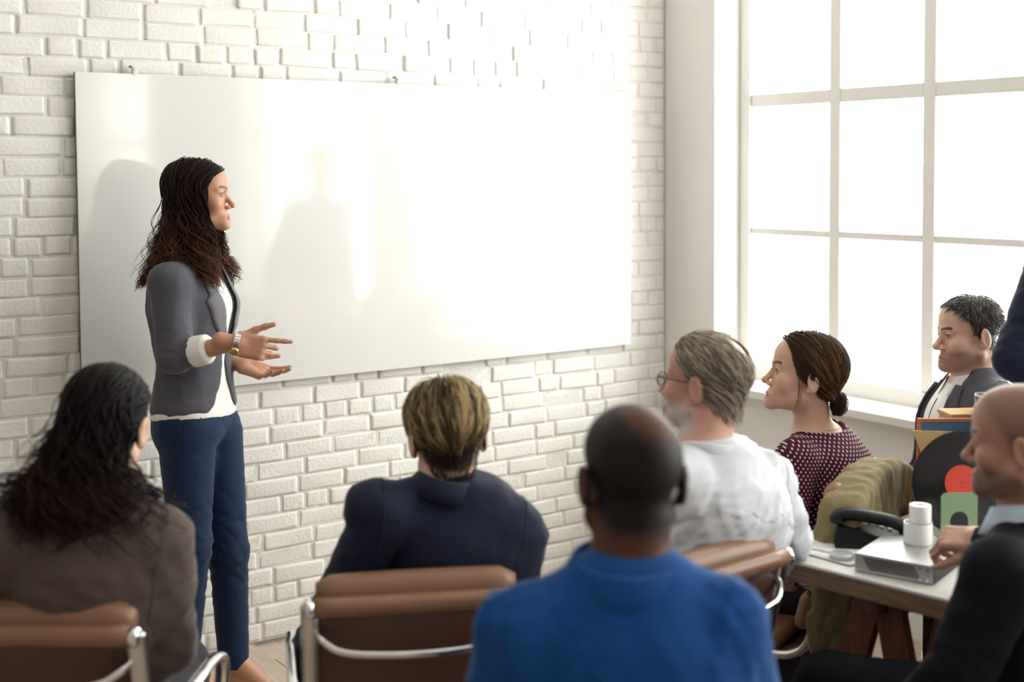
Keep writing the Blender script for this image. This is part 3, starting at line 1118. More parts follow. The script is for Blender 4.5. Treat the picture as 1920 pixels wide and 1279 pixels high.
def make_chair(loc, rz, label):
    """tan leather office chair: y forward, rails at x = +-0.215"""
    t = empty('office_chair', loc, label, 'chair', 'tan leather and chrome office chairs', rz)
    if not CHAIR:
        C_ = CHAIR
        W = 0.205
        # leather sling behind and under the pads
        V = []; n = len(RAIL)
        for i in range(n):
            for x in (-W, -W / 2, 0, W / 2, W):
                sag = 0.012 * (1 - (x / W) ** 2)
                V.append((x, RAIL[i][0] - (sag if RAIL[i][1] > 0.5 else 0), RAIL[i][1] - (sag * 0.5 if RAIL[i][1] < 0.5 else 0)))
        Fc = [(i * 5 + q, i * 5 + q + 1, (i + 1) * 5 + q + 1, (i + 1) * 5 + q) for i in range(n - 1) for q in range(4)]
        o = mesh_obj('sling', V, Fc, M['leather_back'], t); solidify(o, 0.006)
        C_['sling'] = [o]
        r = []
        for s in (-1, 1):
            mb = MB(); mb.tube([(s * 0.219, y, z) for y, z in RAIL], 0.012, 10, flat=((1, 0, 0), 1.6))
            r.append(mb.build('side_rail', M['alu'], t, True))
        C_['rail'] = r
        # pads
        pads = []
        for (y, z, ang, hh, th) in ((-0.212, 0.535, 14, 0.052, 0.024), (-0.236, 0.640, 14, 0.052, 0.024), (-0.263, 0.745, 14, 0.052, 0.024)):
            a = rad(ang); R = np.array([[1, 0, 0], [0, math.cos(a), -math.sin(a)], [0, math.sin(a), math.cos(a)]])
            mb = MB().box((0, y, z), (0.415, th * 2, hh * 2), R, bev=0.021); pads.append(mb.build('back_pad', M['leather'], t, True))
        for (y) in (0.165, 0.04, -0.085):
            mb = MB().box((0, y, 0.438), (0.415, 0.122, 0.05), bev=0.021); pads.append(mb.build('seat_pad', M['leather'], t, True))
        C_['pads'] = pads
        mb = MB(); xs = np.linspace(-0.207, 0.207, 15)
        pr = lambda x, r: r * min(1.0, 0.55 + 0.45 * math.sqrt(max(0, 1 - (abs(x) / 0.2071) ** 14)))
        mb.tube([(x, -0.288, 0.852 + 0.004 * math.cos(x * 6)) for x in xs], [pr(x, 0.034) for x in xs], 16, flat=((0, 0, 1), 1.1))
        C_['top'] = [mb.build('top_pad', M['leather'], t, True)]
        mb = MB(); mb.tube([(x, -0.328, 0.836) for x in np.linspace(-0.212, 0.212, 11)], 0.0205, 14)
        C_['roll'] = [mb.build('top_roll', M['leather'], t, True)]
        caps_ = []
        for s in (-1, 1):
            mb = MB(); mb.tube([(s * 0.212, -0.328, 0.836), (s * 0.226, -0.328, 0.836), (s * 0.231, -0.328, 0.836)], [0.021, 0.021, 0.014], 14)
            caps_.append(mb.build('end_cap', M['chrome'], t, True))
        C_['caps'] = caps_
        # chrome spreader bowed across the back
        pts = spline([(-0.212, -0.305, 0.79), (-0.19, -0.335, 0.768), (-0.14, -0.352, 0.748), (0, -0.362, 0.742), (0.14, -0.352, 0.748), (0.19, -0.335, 0.768), (0.212, -0.305, 0.79)], 33)
        mb = MB(); mb.tube(pts, 0.0085, 10)
        C_['spreader'] = [mb.build('back_spreader', M['chrome'], t, True)]
        mb = MB(); mb.tube(spline([(-0.212, -0.05, 0.41), (-0.15, -0.05, 0.375), (0, -0.05, 0.36), (0.15, -0.05, 0.375), (0.212, -0.05, 0.41)], 21), 0.011, 10)
        C_['seat_spreader'] = [mb.build('seat_spreader', M['chrome'], t, True)]
        arms = []
        for s in (-1, 1):
            pts = spline([(s * 0.222, -0.262, 0.60), (s * 0.25, -0.22, 0.635), (s * 0.258, -0.05, 0.648), (s * 0.258, 0.09, 0.640), (s * 0.258, 0.130, 0.610), (s * 0.252, 0.125, 0.53), (s * 0.235, 0.09, 0.44), (s * 0.222, 0.06, 0.418)], 44)
            mb = MB(); mb.tube(pts, 0.0085, 10, flat=((1, 0, 0), 1.9)); arms.append(mb.build('armrest', M['chrome'], t, True))
        C_['arms'] = arms
        mb = MB(); mb.lathe([(0, 0.36), (0.045, 0.355), (0.045, 0.33), (0.022, 0.32), (0.022, 0.2), (0.03, 0.2), (0.032, 0.08), (0, 0.08)], (0, -0.02, 0))
        C_['column'] = [mb.build('column', M['chrome'], t, True)]
        legs = []
        for k in range(5):
            a = 2 * math.pi * k / 5 + 0.3; d = np.array([math.cos(a), math.sin(a), 0])
            c = np.array([0, -0.02, 0])
            mb = MB(); mb.tube([c + d * 0.02 + [0, 0, 0.115], c + d * 0.16 + [0, 0, 0.095], c + d * 0.29 + [0, 0, 0.07]], [0.022, 0.018, 0.013], 8)
            lg = mb.build('base_leg', M['chrome'], t, True); legs.append(lg)
            mb = MB(); sd = np.array([-d[1], d[0], 0])
            for q in (-0.012, 0.012):
                e = c + d * 0.29 + sd * q
                mb.tube([e + [0, 0, 0.028] - sd * 0.007, e + [0, 0, 0.028] + sd * 0.007], 0.027, 16)
            mb.tube([c + d * 0.29 + [0, 0, 0.03], c + d * 0.29 + [0, 0, 0.07]], 0.006, 6)
            mb.build('caster', M['rubber'], lg, False)
        C_['legs'] = legs
        CHAIR['root'] = t
    else:
        for ch in list(CHAIR['root'].children):
            c = ch.copy(); COL.objects.link(c); c.parent = t
            for g in ch.children:
                d = g.copy(); COL.objects.link(d); d.parent = c
    return t


def seat_at(px, py, d, heading, label):
    """chair whose back roll shows at (px, py); returns its place and axes"""
    f = H(heading); rz = chair_heading(f)
    p = at(px, py, d); loc = p - f * (-0.328) * 1.0
    loc = np.array([loc[0], loc[1], 0.0])
    t = make_chair(loc, rz, label)
    r = H(heading - 90)
    return loc, f, r


def legs_pose(P0, f, r, fwd=0.43, spread=0.09, kz=0.50, drop=0.0, hipz=None, foot=0.0):
    J = {}
    for q, s in (('L', -1), ('R', 1)):
        hp = P0 + r * s * 0.085 + np.array([0, 0, -0.01])
        kn = hp + f * fwd + r * s * spread; kn[2] = kz
        an = kn + f * (0.02 + foot); an[2] = 0.095
        to = an + f * 0.14; to[2] = 0.035
        J['hip' + q] = hp; J['kn' + q] = kn; J['an' + q] = an; J['to' + q] = to
    return J


# chairs (the spot of each back roll in the picture gives the place on the floor)
cA = seat_at(40, 1142, 2.50, -3, 'tan leather office chair under the woman in the taupe sweater')
cB = seat_at(784, 1162, 2.68, 9, 'tan leather office chair of the blond person in the navy blazer')
cC = seat_at(1354, 1062, 2.84, 40, 'tan leather office chair of the grey haired man in the white shirt')
cD = seat_at(1632, 892, 3.58, 58, 'tan leather office chair under the draped khaki jacket')

# ------------------------------------------------------------------ materials for the figures
M['eye'] = tinted('eyeball', 0.08, 0.6)
M['skin'] = tinted('skin', 0.46, 0.38, 0.08, bump=(700, 0.12, 0.0005))
M['hair'] = tinted('hair_locks', 0.55, 0.13)
M['skin_deep'] = tinted('deep_brown_skin', 0.55, 0.22, 0.05, bump=(700, 0.12, 0.0005))
M['denim'] = fabric('blue_denim', (0.0095, 0.024, 0.066), 1100, 0.8, 0.1, 0.35)
M['grey_wool'] = fabric('grey_jacket_cloth', (0.088, 0.086, 0.108), 900, 0.85, 0.15, 0.12)
M['grey_light'] = fabric('light_grey_lapel_cloth', (0.17, 0.17, 0.19), 900, 0.85, 0.15, 0.12)
M['white_cotton'] = fabric('white_cotton', (0.80, 0.79, 0.77), 1200, 0.85, 0.1, 0.03)
M['taupe_knit'] = fabric('taupe_knit', (0.100, 0.074, 0.068), 700, 0.95, 0.25, 0.16)
M['navy_wool'] = fabric('navy_suit_cloth', (0.011, 0.015, 0.040), 900, 0.75, 0.12, 0.15)
M['black_wool'] = fabric('black_suit_cloth', (0.004, 0.004, 0.009), 900, 0.85, 0.0, 0.15)
M['blue_cotton'] = fabric('royal_blue_cotton', (0.004, 0.060, 0.235), 900, 0.85, 0.12, 0.10)
M['pale_cotton'] = fabric('pale_blue_white_cotton', (0.62, 0.64, 0.70), 1200, 0.85, 0.1, 0.03)
M['skyblue_cotton'] = fabric('light_blue_cotton', (0.50, 0.62, 0.74), 1200, 0.85, 0.1, 0.03)
M['charcoal'] = fabric('charcoal_trousers', (0.03, 0.03, 0.038), 900, 0.85, 0.1, 0.15)
M['khaki'] = fabric('khaki_cotton', (0.235, 0.185, 0.095), 800, 0.9, 0.15, 0.12)
M['tan_trousers'] = fabric('brown_trousers', (0.10, 0.075, 0.05), 800, 0.9, 0.1, 0.15)
M['shoe'] = plain('dark_shoe_leather', (0.02, 0.014, 0.012), 0.35)
M['nude_shoe'] = plain('beige_shoe_leather', (0.42, 0.23, 0.13), 0.35)
M['seam'] = plain('dark_seam_thread', (0.012, 0.013, 0.02), 0.9)
M['seam_grey'] = plain('grey_seam_thread', (0.06, 0.06, 0.07), 0.9)
M['seam_white'] = plain('pale_seam_thread', (0.55, 0.56, 0.60), 0.9)
M['spectacle'] = plain('spectacle_frame', (0.16, 0.09, 0.04), 0.3, 0.2)
M['lens'] = M['glass']
M['pink'] = plain('pink_cord', (0.85, 0.20, 0.42), 0.7)


def polka():
    mt, nt, p = mat_base('burgundy_polka_dot_cloth')
    at_ = nt.nodes.new('ShaderNodeAttribute'); at_.attribute_name = 'cloth_uv'
    sc_ = nt.nodes.new('ShaderNodeVectorMath'); sc_.operation = 'SCALE'; sc_.inputs['Scale'].default_value = 1 / 0.0140
    nt.links.new(at_.outputs['Vector'], sc_.inputs[0])
    rt = nt.nodes.new('ShaderNodeVectorRotate'); rt.rotation_type = 'Z_AXIS'; rt.inputs['Angle'].default_value = rad(45)
    nt.links.new(sc_.outputs[0], rt.inputs['Vector'])
    fr = nt.nodes.new('ShaderNodeVectorMath'); fr.operation = 'FRACTION'; nt.links.new(rt.outputs[0], fr.inputs[0])
    sb = nt.nodes.new('ShaderNodeVectorMath'); sb.operation = 'SUBTRACT'; sb.inputs[1].default_value = (0.5, 0.5, 0); nt.links.new(fr.outputs[0], sb.inputs[0])
    ml = nt.nodes.new('ShaderNodeVectorMath'); ml.operation = 'MULTIPLY'; ml.inputs[1].default_value = (1, 1, 0); nt.links.new(sb.outputs[0], ml.inputs[0])
    ln = nt.nodes.new('ShaderNodeVectorMath'); ln.operation = 'LENGTH'; nt.links.new(ml.outputs[0], ln.inputs[0])
    lt = nt.nodes.new('ShaderNodeMath'); lt.operation = 'LESS_THAN'; lt.inputs[1].default_value = 0.20; nt.links.new(ln.outputs['Value'], lt.inputs[0])
    mx = nt.nodes.new('ShaderNodeMix'); mx.data_type = 'RGBA'
    mx.inputs[6].default_value = (0.075, 0.006, 0.026, 1); mx.inputs[7].default_value = (0.80, 0.72, 0.74, 1)
    nt.links.new(lt.outputs[0], mx.inputs[0]); nt.links.new(mx.outputs[2], p.inputs['Base Color'])
    p.inputs['Roughness'].default_value = 0.8; p.inputs['Specular IOR Level'].default_value = 0.2
    return mt


M['polka'] = polka()

SKIN_F = (0.68, 0.42, 0.31)
SKIN_TAN = (0.50, 0.265, 0.17)
SKIN_M = (0.70, 0.45, 0.345)
SKIN_PINK = (0.60, 0.33, 0.26)
SKIN_DARK = (0.080, 0.032, 0.020)
SKIN_MID = (0.43, 0.235, 0.165)


def top_sdf(g, infl, rs, fold=(0.004, 0.09, 1), hem=-0.08, pad=0.0, trap=0.05, sleeve=(1.0, 1.0), aniso=(0.5, 0.5, 1.2), fs=0.006, s1=1.02, L='LR', fdir=None, po=0.004):
    """jacket, shirt or jumper over a figure's torso and arms"""
    j = g.J
    parts = [(torso_sdf(j['P0'], j['P1'], g.u, g.prof, curve=g.curve, infl=infl, s0=hem, s1=s1)[0], 0)] + g.traps(trap + infl * 0.6, trap + infl * 0.6 + pad)
    if pad:
        for q, sg in (('L', -1), ('R', 1)):
            parts.append((ell(j['sh' + q] + np.array([0, 0, 0.010 + po * 0.5]) + g.u * sg * po, (rs[0] * 0.92, rs[0] * 0.9, rs[0] * 0.75), g.TR), 0.025))
    body_ = union(parts)
    arms = []
    for q in L:
        a, b, c = j['sh' + q], j['el' + q], j['wr' + q]
        e = b + (c - b) * sleeve[1]
        arms += [(cap(a, b, rs[0], rs[1]), 0.0), (cap(b, e, rs[1], rs[2]), 0.015)]
    arm = union([(arms[0][0], 0)] + arms[1:2]) if arms else None
    armsL = []
    for k in range(0, len(arms), 2): armsL.append(union([arms[k], arms[k + 1]]))
    if fdir is None:
        fd = folds(fold[2], fold[1], aniso)
    else:                                 # creases running across the given torso direction (right, forward, up)
        fn_ = nrm(g.TR @ np.asarray(fdir, float)); ta_ = nrm(np.cross(fn_, g.TR[:, 1] + 0.01)); tb_ = np.cross(fn_, ta_)
        fd = folds(fold[2], fold[1], (1.3, 0.28, 0.45), 3, np.stack([fn_, ta_, tb_], 1), 0.65)
    els = [j['el' + q].astype(F32) for q in L]; nb = g.neck_bot.astype(F32)
    fd2 = folds(fold[2] + 77, fold[1] * 0.6, (0.6, 0.6, 1.0), 1)

    def f(P):
        d = body_(P)
        for af in armsL: d = smin(d, af(P), 0.028)
        d = d - F32(fold[0]) * fd(P) * sstep(0.07, 0.20, np.sqrt(((P - nb) ** 2).sum(1)))
        near = 0
        for e in els: near = near + np.exp(-((P - e) ** 2).sum(1) / 0.012)
        if len(els): d = d - F32(fs) * near * fd2(P)
        return d
    return f


def sleeve_end(g, q, t):
    return g.J['el' + q] + (g.J['wr' + q] - g.J['el' + q]) * t


def trousers(g, mat, h=0.009, r=(0.100, 0.074, 0.056), fold=(0.003, 0.08, 5), top=0.16, hem=0.02, name='trousers', extra=None, infl=0.004):
    j = g.J
    T = torso_sdf(j['P0'], j['P1'], g.u, g.prof, curve=g.curve, infl=infl, s0=-0.1, s1=top)[0]
    parts = [(T, 0)]
    for q in 'LR':
        a = j['kn' + q] + (j['an' + q] - j['kn' + q]) * (1 - hem)
        parts += [(cap(j['hip' + q], j['kn' + q], r[0], r[1]), 0.035), (cap(j['kn' + q], a, r[1], r[2]), 0.025)]
    u = union(parts)
    fd = folds(fold[2], fold[1], (0.4, 0.4, 1.2))
    ks = [j['kn' + q].astype(F32) for q in 'LR']

    def f(P):
        w = 0.4
        for k in ks: w = w + np.exp(-((P - k) ** 2).sum(1) / 0.02)
        return u(P) - F32(fold[0]) * fd(P) * w
    pts = [j[k + q] for k in ('hip', 'kn', 'an') for q in 'LR'] + [j['P0']]
    lo, hi = bbox(pts, 0.2); hi[2] += 0.05
    lo[2] = max(0.02, min(j['anL'][2], j['anR'][2]) - 0.025)
    V, Q = mesh_sdf(f, lo, hi, h)
    o = mesh_obj(name, V, Q, mat, g.root, True, off=g.base)
    return o, f


def shoes(g, mat, h=0.007):
    j = g.J
    for q in 'LR':
        a, t = j['an' + q], j['to' + q]; d = nrm([t[0] - a[0], t[1] - a[1], 0])
        hl = np.array([a[0], a[1], 0.035]) - d * 0.035; te = np.array([a[0], a[1], 0.03]) + d * 0.185
        up = union([(cap(hl, te, 0.036, 0.030), 0), (cap(a + [0, 0, -0.01], np.array([a[0], a[1], 0.05]) + d * 0.02, 0.042, 0.04), 0.03)])
        f = lambda P: np.maximum(up(P), 0.006 - P[:, 2])
        V, Q = mesh_sdf(f, *bbox([hl, te, a], 0.08), h)
        mesh_obj('shoe', V, Q, mat, g.root, True, off=g.base)


def seam(g, f, pts, mat, name='seam', r=0.0016, n=40, parent=None):
    P = snap(f, spline(pts, n), 0.0003)
    mb = MB(); mb.tube(P, r, 5)
    return g.piece(name, mb, mat, parent)


def torso_pt(g, a, b, s):
    """point from torso axes: a right, b forward, s share of the spine"""
    L = np.linalg.norm(g.J['P1'] - g.J['P0'])
    return g.J['P0'] + g.TR @ np.array([a, b, s * L])


def armhole(g, f, q, mat, r=0.0016):
    """seam where the sleeve meets the jacket, seen over the shoulder and down the back"""
    sg = -1 if q == 'L' else 1
    a = abs((g.J['sh' + q] - g.J['P0']) @ g.u) * sg
    s0 = ((g.J['sh' + q] - g.J['P0']) @ g.TR[:, 2]) / np.linalg.norm(g.J['P1'] - g.J['P0'])
    L = np.linalg.norm(g.J['P1'] - g.J['P0'])
    pts = [torso_pt(g, a + sg * 0.014, 0.0, s0 + 0.085 / L), torso_pt(g, a + sg * 0.008, -0.06, s0 + 0.05 / L),
           torso_pt(g, a - sg * 0.004, -0.11, s0 - 0.03 / L), torso_pt(g, a - sg * 0.006, -0.12, s0 - 0.11 / L), torso_pt(g, a + sg * 0.006, -0.10, s0 - 0.16 / L)]
    return seam(g, f, pts, mat, 'armhole_seam', r)


def short_field(crown, down=0.35, side=0.0, fwd=0.0):
    c = np.asarray(crown, F32)

    def fn(P, t):
        d = P - c; d[:, 2] *= 0.3
        d = d / (np.linalg.norm(d, axis=1)[:, None] + 1e-6)
        return d + np.array([side, fwd, -down], F32)
    return fn


# ================================================================== the speaker
J = dict(P0=at(371, 792, 4.21), P1=at(350, 486, 4.205), shR=at(318, 532, 4.06), shL=at(398, 530, 4.34), elR=at(327, 668, 4.03), wrR=at(441, 643, 3.97),
         elL=at(404, 672, 4.43), wrL=at(452, 684, 4.27),
         hipR=at(350, 815, 4.14), knR=at(357, 1020, 4.10), anR=at(344, 1228, 4.15), hipL=at(402, 815, 4.285), knL=at(428, 1035, 4.26), anL=at(438, 1236, 4.28))
fd_ = H(-100)
for q in 'LR':
    J['to' + q] = J['an' + q] + fd_ * 0.12; J['to' + q][2] = 0.03
hd_ = head_frame(-87, 0, 0)
sp = Fig('person', 'standing woman in grey blazer and jeans, long dark wavy hair, gesturing with both hands', (J['P0'][0], J['P0'][1]), J,
         (at(372, 365, 4.205), hd_), fem=True, curve=0.012,
         prof=[(-0.2, 0.150, 0.09, 0.115), (0.0, 0.158, 0.100, 0.128), (0.12, 0.152, 0.100, 0.112), (0.35, 0.126, 0.105, 0.080), (0.55, 0.140, 0.122, 0.094), (0.72, 0.156, 0.136, 0.108),
               (0.86, 0.148, 0.092, 0.105), (0.94, 0.10, 0.065, 0.075), (1.0, 0.06, 0.05, 0.055), (1.1, 0.05, 0.05, 0.05)])
hfR = hand_frame(at(560, 668, 4.0) - J['wrR'], -_f0 + np.array([0, 0, 0.18]), True)
hfL = hand_frame(at(545, 714, 4.25) - J['wrL'], np.array([0, 0, -1.0]) + _f0 * 0.45, False)
hR = hand_sdf(True, ((2, 4, 2), (38, 40, 20), (48, 50, 25), (55, 50, 25)), (38, -8, 6), 5, 0.96)
hL = hand_sdf(False, ((10, 12, 8), (14, 16, 10), (18, 20, 12), (24, 20, 12)), (42, 8, 10), 5, 0.93)
sp.make_body(M['skin'], lambda L: face_paint(L, SKIN_TAN, (0.42, 0.13, 0.10), (0.05, 0.022, 0.015), (0.022, 0.010, 0.008), blush=0.3),
             hands=(('R', hfR, hR, 0.0035), ('L', hfL, hL, 0.0035)), h_body=0.010)
sp.eyes()
# jacket, open at the front over a white top
jk = top_sdf(sp, 0.014, (0.063, 0.055, 0.046), fold=(0.004, 0.10, 11), hem=0.075, pad=0.004, trap=0.040, sleeve=(1, 0.40), fs=0.0045)
tee = sp.torso(0.006)
Lsp = np.linalg.norm(J['P1'] - J['P0'])


def open_front(P):
    """> 0 inside the gap between the jacket's two front edges"""
    a, b, s = sp.loc(P)
    mid = 0.012 + 0 * s
    w = np.interp(s, [0.0, 0.12, 0.25, 0.36, 0.48, 0.66, 0.84, 0.95, 1.05], [0.120, 0.060, 0.022, 0.010, 0.012, 0.034, 0.056, 0.056, 0.05])
    return np.where(b > 0.0, w - np.abs(a - mid), -0.05).astype(F32)


jkf = lambda P: smax(jk(P), np.maximum(open_front(P), -0.05), 0.006)
tp = [J[k] for k in ('P0', 'P1', 'shL', 'shR', 'elL', 'elR')] + [sleeve_end(sp, 'R', 0.4)]
jacket = sp.cloth('jacket', jkf, tp, 0.16, 0.0055, M['grey_wool'], label='fitted grey blazer with rolled sleeves')
sp_tee = torso_sdf(J['P0'], J['P1'], sp.u, sp.prof, curve=sp.curve, infl=0.0075, s0=0.015, s1=0.90)[0]
teeg = union([(sp_tee, 0)])
sp.cloth('top', teeg, [J['P0'], J['P1'], J['shL'], J['shR']], 0.16, 0.008, M['white_cotton'], label='white top')
trs, trf = trousers(sp, M['denim'], 0.0075, (0.092, 0.064, 0.050), (0.0045, 0.075, 21), top=0.10, hem=0.0, name='jeans', infl=0.004)
# jeans detail: outer seam, pocket, belt loop
seam(sp, trf, [torso_pt(sp, 0.17, 0.02, 0.08), torso_pt(sp, 0.18, 0.02, -0.05), J['hipR'] + sp.u * 0.1 + [0, 0, -0.1], J['knR'] + sp.u * 0.08, J['anR'] + sp.u * 0.07], M['seam'], r=0.002, n=60)
seam(sp, trf, [torso_pt(sp, 0.13, 0.10, 0.075), torso_pt(sp, 0.15, 0.08, 0.02), torso_pt(sp, 0.17, 0.03, 0.005)], M['seam'], 'pocket_edge', 0.002)
seam(sp, trf, [torso_pt(sp, 0.12, -0.12, 0.06), torso_pt(sp, 0.12, -0.14, -0.05), torso_pt(sp, 0.07, -0.15, -0.2)], M['seam'], 'back_pocket_edge', 0.002)
# cuffs: turned-back white lining at the sleeve end
for q in 'R':
    e0, e1 = sleeve_end(sp, q, 0.30), sleeve_end(sp, q, 0.58)
    mb = MB(); ax = nrm(e1 - e0)
    prof_ = np.linspace(0, 1, 9)
    mb.tube([e0 + (e1 - e0) * t for t in prof_], [0.045, 0.0478, 0.0482, 0.048, 0.0472, 0.0468, 0.0465, 0.046, 0.040], 24)
    sp.piece('cuff', mb, M['white_cotton'], jacket, label='white turned-back cuff')
# lapel on the near side and the far front edge
def lapel(side, cols, mat):
    """strip from rows of (s, inner a, outer a) on the jacket front"""
    V = []
    n = 26
    C_ = np.array(cols); ss = np.linspace(C_[0, 0], C_[-1, 0], n)
    for s in ss:
        i0 = np.interp(s, C_[:, 0], C_[:, 1]); i1 = np.interp(s, C_[:, 0], C_[:, 2])
        for t in np.linspace(0, 1, 6): V.append(torso_pt(sp, i0 + (i1 - i0) * t, 0.25, s))
    V = on_surface(jk, np.array(V), sp.TR[:, 1], 60)
    lift = np.tile(np.array([0.010, 0.007, 0.006, 0.006, 0.0055, 0.003]), n)
    V = V + sp.TR[:, 1] * lift[:, None]
    Fc = [(i * 6 + q, (i + 1) * 6 + q, (i + 1) * 6 + q + 1, i * 6 + q + 1) for i in range(n - 1) for q in range(5)]
    mb = MB(); mb.add(V, Fc)
    o = sp.piece('lapel', mb, mat, jacket); solidify(o, 0.004); return o


lapel('R', [(0.46, 0.024, 0.032), (0.62, 0.042, 0.090), (0.74, 0.056, 0.116), (0.755, 0.058, 0.096), (0.88, 0.068, 0.092), (0.97, 0.060, 0.078)], M['grey_light'])
lapel('L', [(0.46, -0.002, -0.012), (0.62, -0.020, -0.070), (0.74, -0.034, -0.095), (0.88, -0.046, -0.075), (0.97, -0.042, -0.06)], M['grey_light'])
mb = collar_band(sp.neck_bot + np.array([0, 0, 0.012]), sp.TR, [(0.003, 0.0), (0.001, 0.028), (0.006, 0.034), (0.013, 0.03), (0.024, -0.008)], -125, 125, rx=0.056, ry=0.058, dip=0.03)
o = sp.piece('collar', mb, M['grey_wool'], jacket); solidify(o, 0.003)
armhole(sp, jkf, 'R', M['seam_grey'])
# watch, ring
wv = nrm(hfR[:, 1]); wc = J['wrR'] + wv * 0.004
watch = MB()
B1 = nrm(np.cross(wv, [0, 0, 1])); B2 = np.cross(B1, wv)
nl = 20
for i in range(nl):
    a = 2 * math.pi * i / nl
    rr_ = 0.0305; cpt = wc + (B1 * math.cos(a) * 0.92 + B2 * math.sin(a)) * rr_
    tv = -B1 * math.sin(a) + B2 * math.cos(a); nv = B1 * math.cos(a) + B2 * math.sin(a)
    watch.box(cpt, (0.0085, 0.0185, 0.0035), np.stack([tv, wv, nv], 1), bev=0.001)
wband = sp.piece('watch_band', watch, M['chrome'], smooth=False, label='metal link watch band')
dv = nrm(-_f0 * 0.75 + np.array([0, 0, -0.75])); dv = nrm(dv - wv * (dv @ wv))
mb = MB(); mb.lathe([(0, 0.004), (0.0125, 0.004), (0.0155, 0.002), (0.0155, -0.004), (0, -0.004)], wc + dv * 0.0345, 24, rot=np.stack([wv, np.cross(dv, wv), dv], 1))
sp.piece('watch_case', mb, M['gold'], wband, smooth=False, label='gold watch case')
# nude slingback shoes with heels
for q in 'LR':
    a = J['an' + q]; d = nrm([J['to' + q][0] - a[0], J['to' + q][1] - a[1], 0])
    heel = np.array([a[0], a[1], 0.085]) - d * 0.03; ball = np.array([a[0], a[1], 0.022]) + d * 0.115; toe = np.array([a[0], a[1], 0.018]) + d * 0.185
    up = union([(cap(heel, ball, 0.030, 0.034), 0), (cap(ball, toe, 0.034, 0.016), 0.02)])
    cut = cap(a + [0, 0, 0.05], a + d * 0.05, 0.034, 0.030)
    f_ = lambda P: np.maximum(smax(up(P), -cut(P), 0.004), 0.004 - P[:, 2])
    V, Q = mesh_sdf(f_, *bbox([heel, ball, toe], 0.06), 0.005)
    sh = mesh_obj('shoe', V, Q, M['nude_shoe'], sp.root, True, off=sp.base)
    mb = MB(); mb.tube([heel + [0, 0, -0.02], heel * 0.5 + np.array([heel[0], heel[1], 0.0]) * 0.5, np.array([heel[0], heel[1], 0.002])], [0.018, 0.009, 0.007], 10)
    sp.piece('heel', mb, M['seam'], sh)


# hair: long dark waves from a side parting
def sp_keep(L):
    hz = np.interp(L[:, 1], [-0.13, -0.04, -0.022, 0.0, 0.02, 0.035, 0.05, 0.07, 0.09], [-0.075, -0.055, -0.03, -0.022, -0.012, 0.010, 0.045, 0.068, 0.078])
    return (L[:, 2] > hz + 0.002) & (L[:, 2] > -0.065)


jkL = lambda P: jkf(sp.toW(P).astype(F32))
sp_sdf = lambda P: np.minimum(SKULL(P), jkL(P))
roots = scalp(5200, sp_keep, 3)
rr_ = np.random.default_rng(5); N = len(roots)
xp = -0.022


def sp_field(P, t):
    x, y, z = P[:, 0], P[:, 1], P[:, 2]
    up = sstep(0.02, 0.09, z)
    out = np.sign(x - xp) * 0.9
    low = sstep(0.0, -0.10, z)
    dx = up * out + low * np.sign(x + 1e-4) * 0.14
    front = sstep(-0.03, 0.03, y)
    dy = -up * 0.40 * front + (1 - up) * (1 - low) * np.where(y > 0.040, -0.25, 0.22) * front + low * np.where(y > -0.02, np.where(y < 0.055, 0.20, -0.1), -0.26)
    dy = dy - up * 0.15
    dz = -0.25 - (1 - up) * 0.9
    return np.stack([dx, dy, dz], 1).astype(F32)


ln_ = (roots[:, 2] + 0.235) * 1.10 + 0.035 + rr_.uniform(-0.05, 0.03, N) + np.clip(roots[:, 1], 0, 1) * 0.25
offr = rr_.uniform(0.004, 0.026, N) ** 1.0
P_ = grow(roots, 26, (ln_ / 26).astype(F32), sp_field, sp_sdf, lambda t: (offr * (0.45 + 0.55 * t)).astype(F32), lambda t: 0.75 * max(0, 1 - t * 2.6), 8, 0.10)
ph = np.arctan2(roots[:, 0], -roots[:, 1]) * 6 + np.sin(np.arctan2(roots[:, 0], -roots[:, 1]) * 17) * 1.2 + rr_.normal(0, 0.28, N)
tt_ = np.linspace(0, 1, P_.shape[1])
P_ = P_[~(((SKULL(P_.reshape(-1, 3).astype(F32)).reshape(P_.shape[:2]) > 0.05) & (P_[..., 2] > -0.03)).any(1) | (P_[..., 2] > 0.135).any(1) | ((P_[..., 1] > 0.056) & (P_[..., 2] < 0.035) & (P_[..., 2] > -0.13)).any(1))]; N = len(P_); ph = ph[:N]
am = 0.0190 * sstep(0.25, 0.85, tt_)
wave = np.sin(tt_[None, :] * 19 + ph[:, None]) * am[None, :]; wave2 = np.cos(tt_[None, :] * 19 + ph[:, None]) * am[None, :]
P_ = P_ + np.stack([wave2, wave, wave * 0.3], 2)


def sp_col(V, li, tt):
    r = np.random.default_rng(2).uniform(0.7, 1.3, N)[li]
    a = np.array([0.019, 0.008, 0.0075]); b = np.array([0.19, 0.080, 0.043])
    w = (sstep(0.5, 1.0, tt) * np.random.default_rng(4).uniform(0.15, 1.0, N)[li])[:, None]
    return np.clip((a * (1 - w) + b * w) * r[:, None], 0, 1)


sp.hair('hair', P_, rr_.uniform(0.0035, 0.007, N), sp_col, M['hair'], taper=(0.7, 1.0, 0.25))

# ================================================================== woman in the taupe jumper, seen from behind
def seated(name, label, chair, P0off, px, head, fem=False, legs=None, **k):
    """px: dict of joints above the waist; P0off: pelvis offset (right, forward) from the chair"""
    if chair is None:
        f, r, P0 = k.pop('f'), k.pop('r'), k.pop('P0')
    else:
        loc, f, r = chair
        P0 = loc + r * P0off[0] + f * P0off[1] + np.array([0, 0, 0.545])
    J = dict(P0=P0)
    J.update(legs_pose(P0, f, r, **(legs or {})))
    J.update({q: at(*v) for q, v in px.items()})
    return Fig(name, label, (P0[0], P0[1]), J, head, fem=fem, **k)


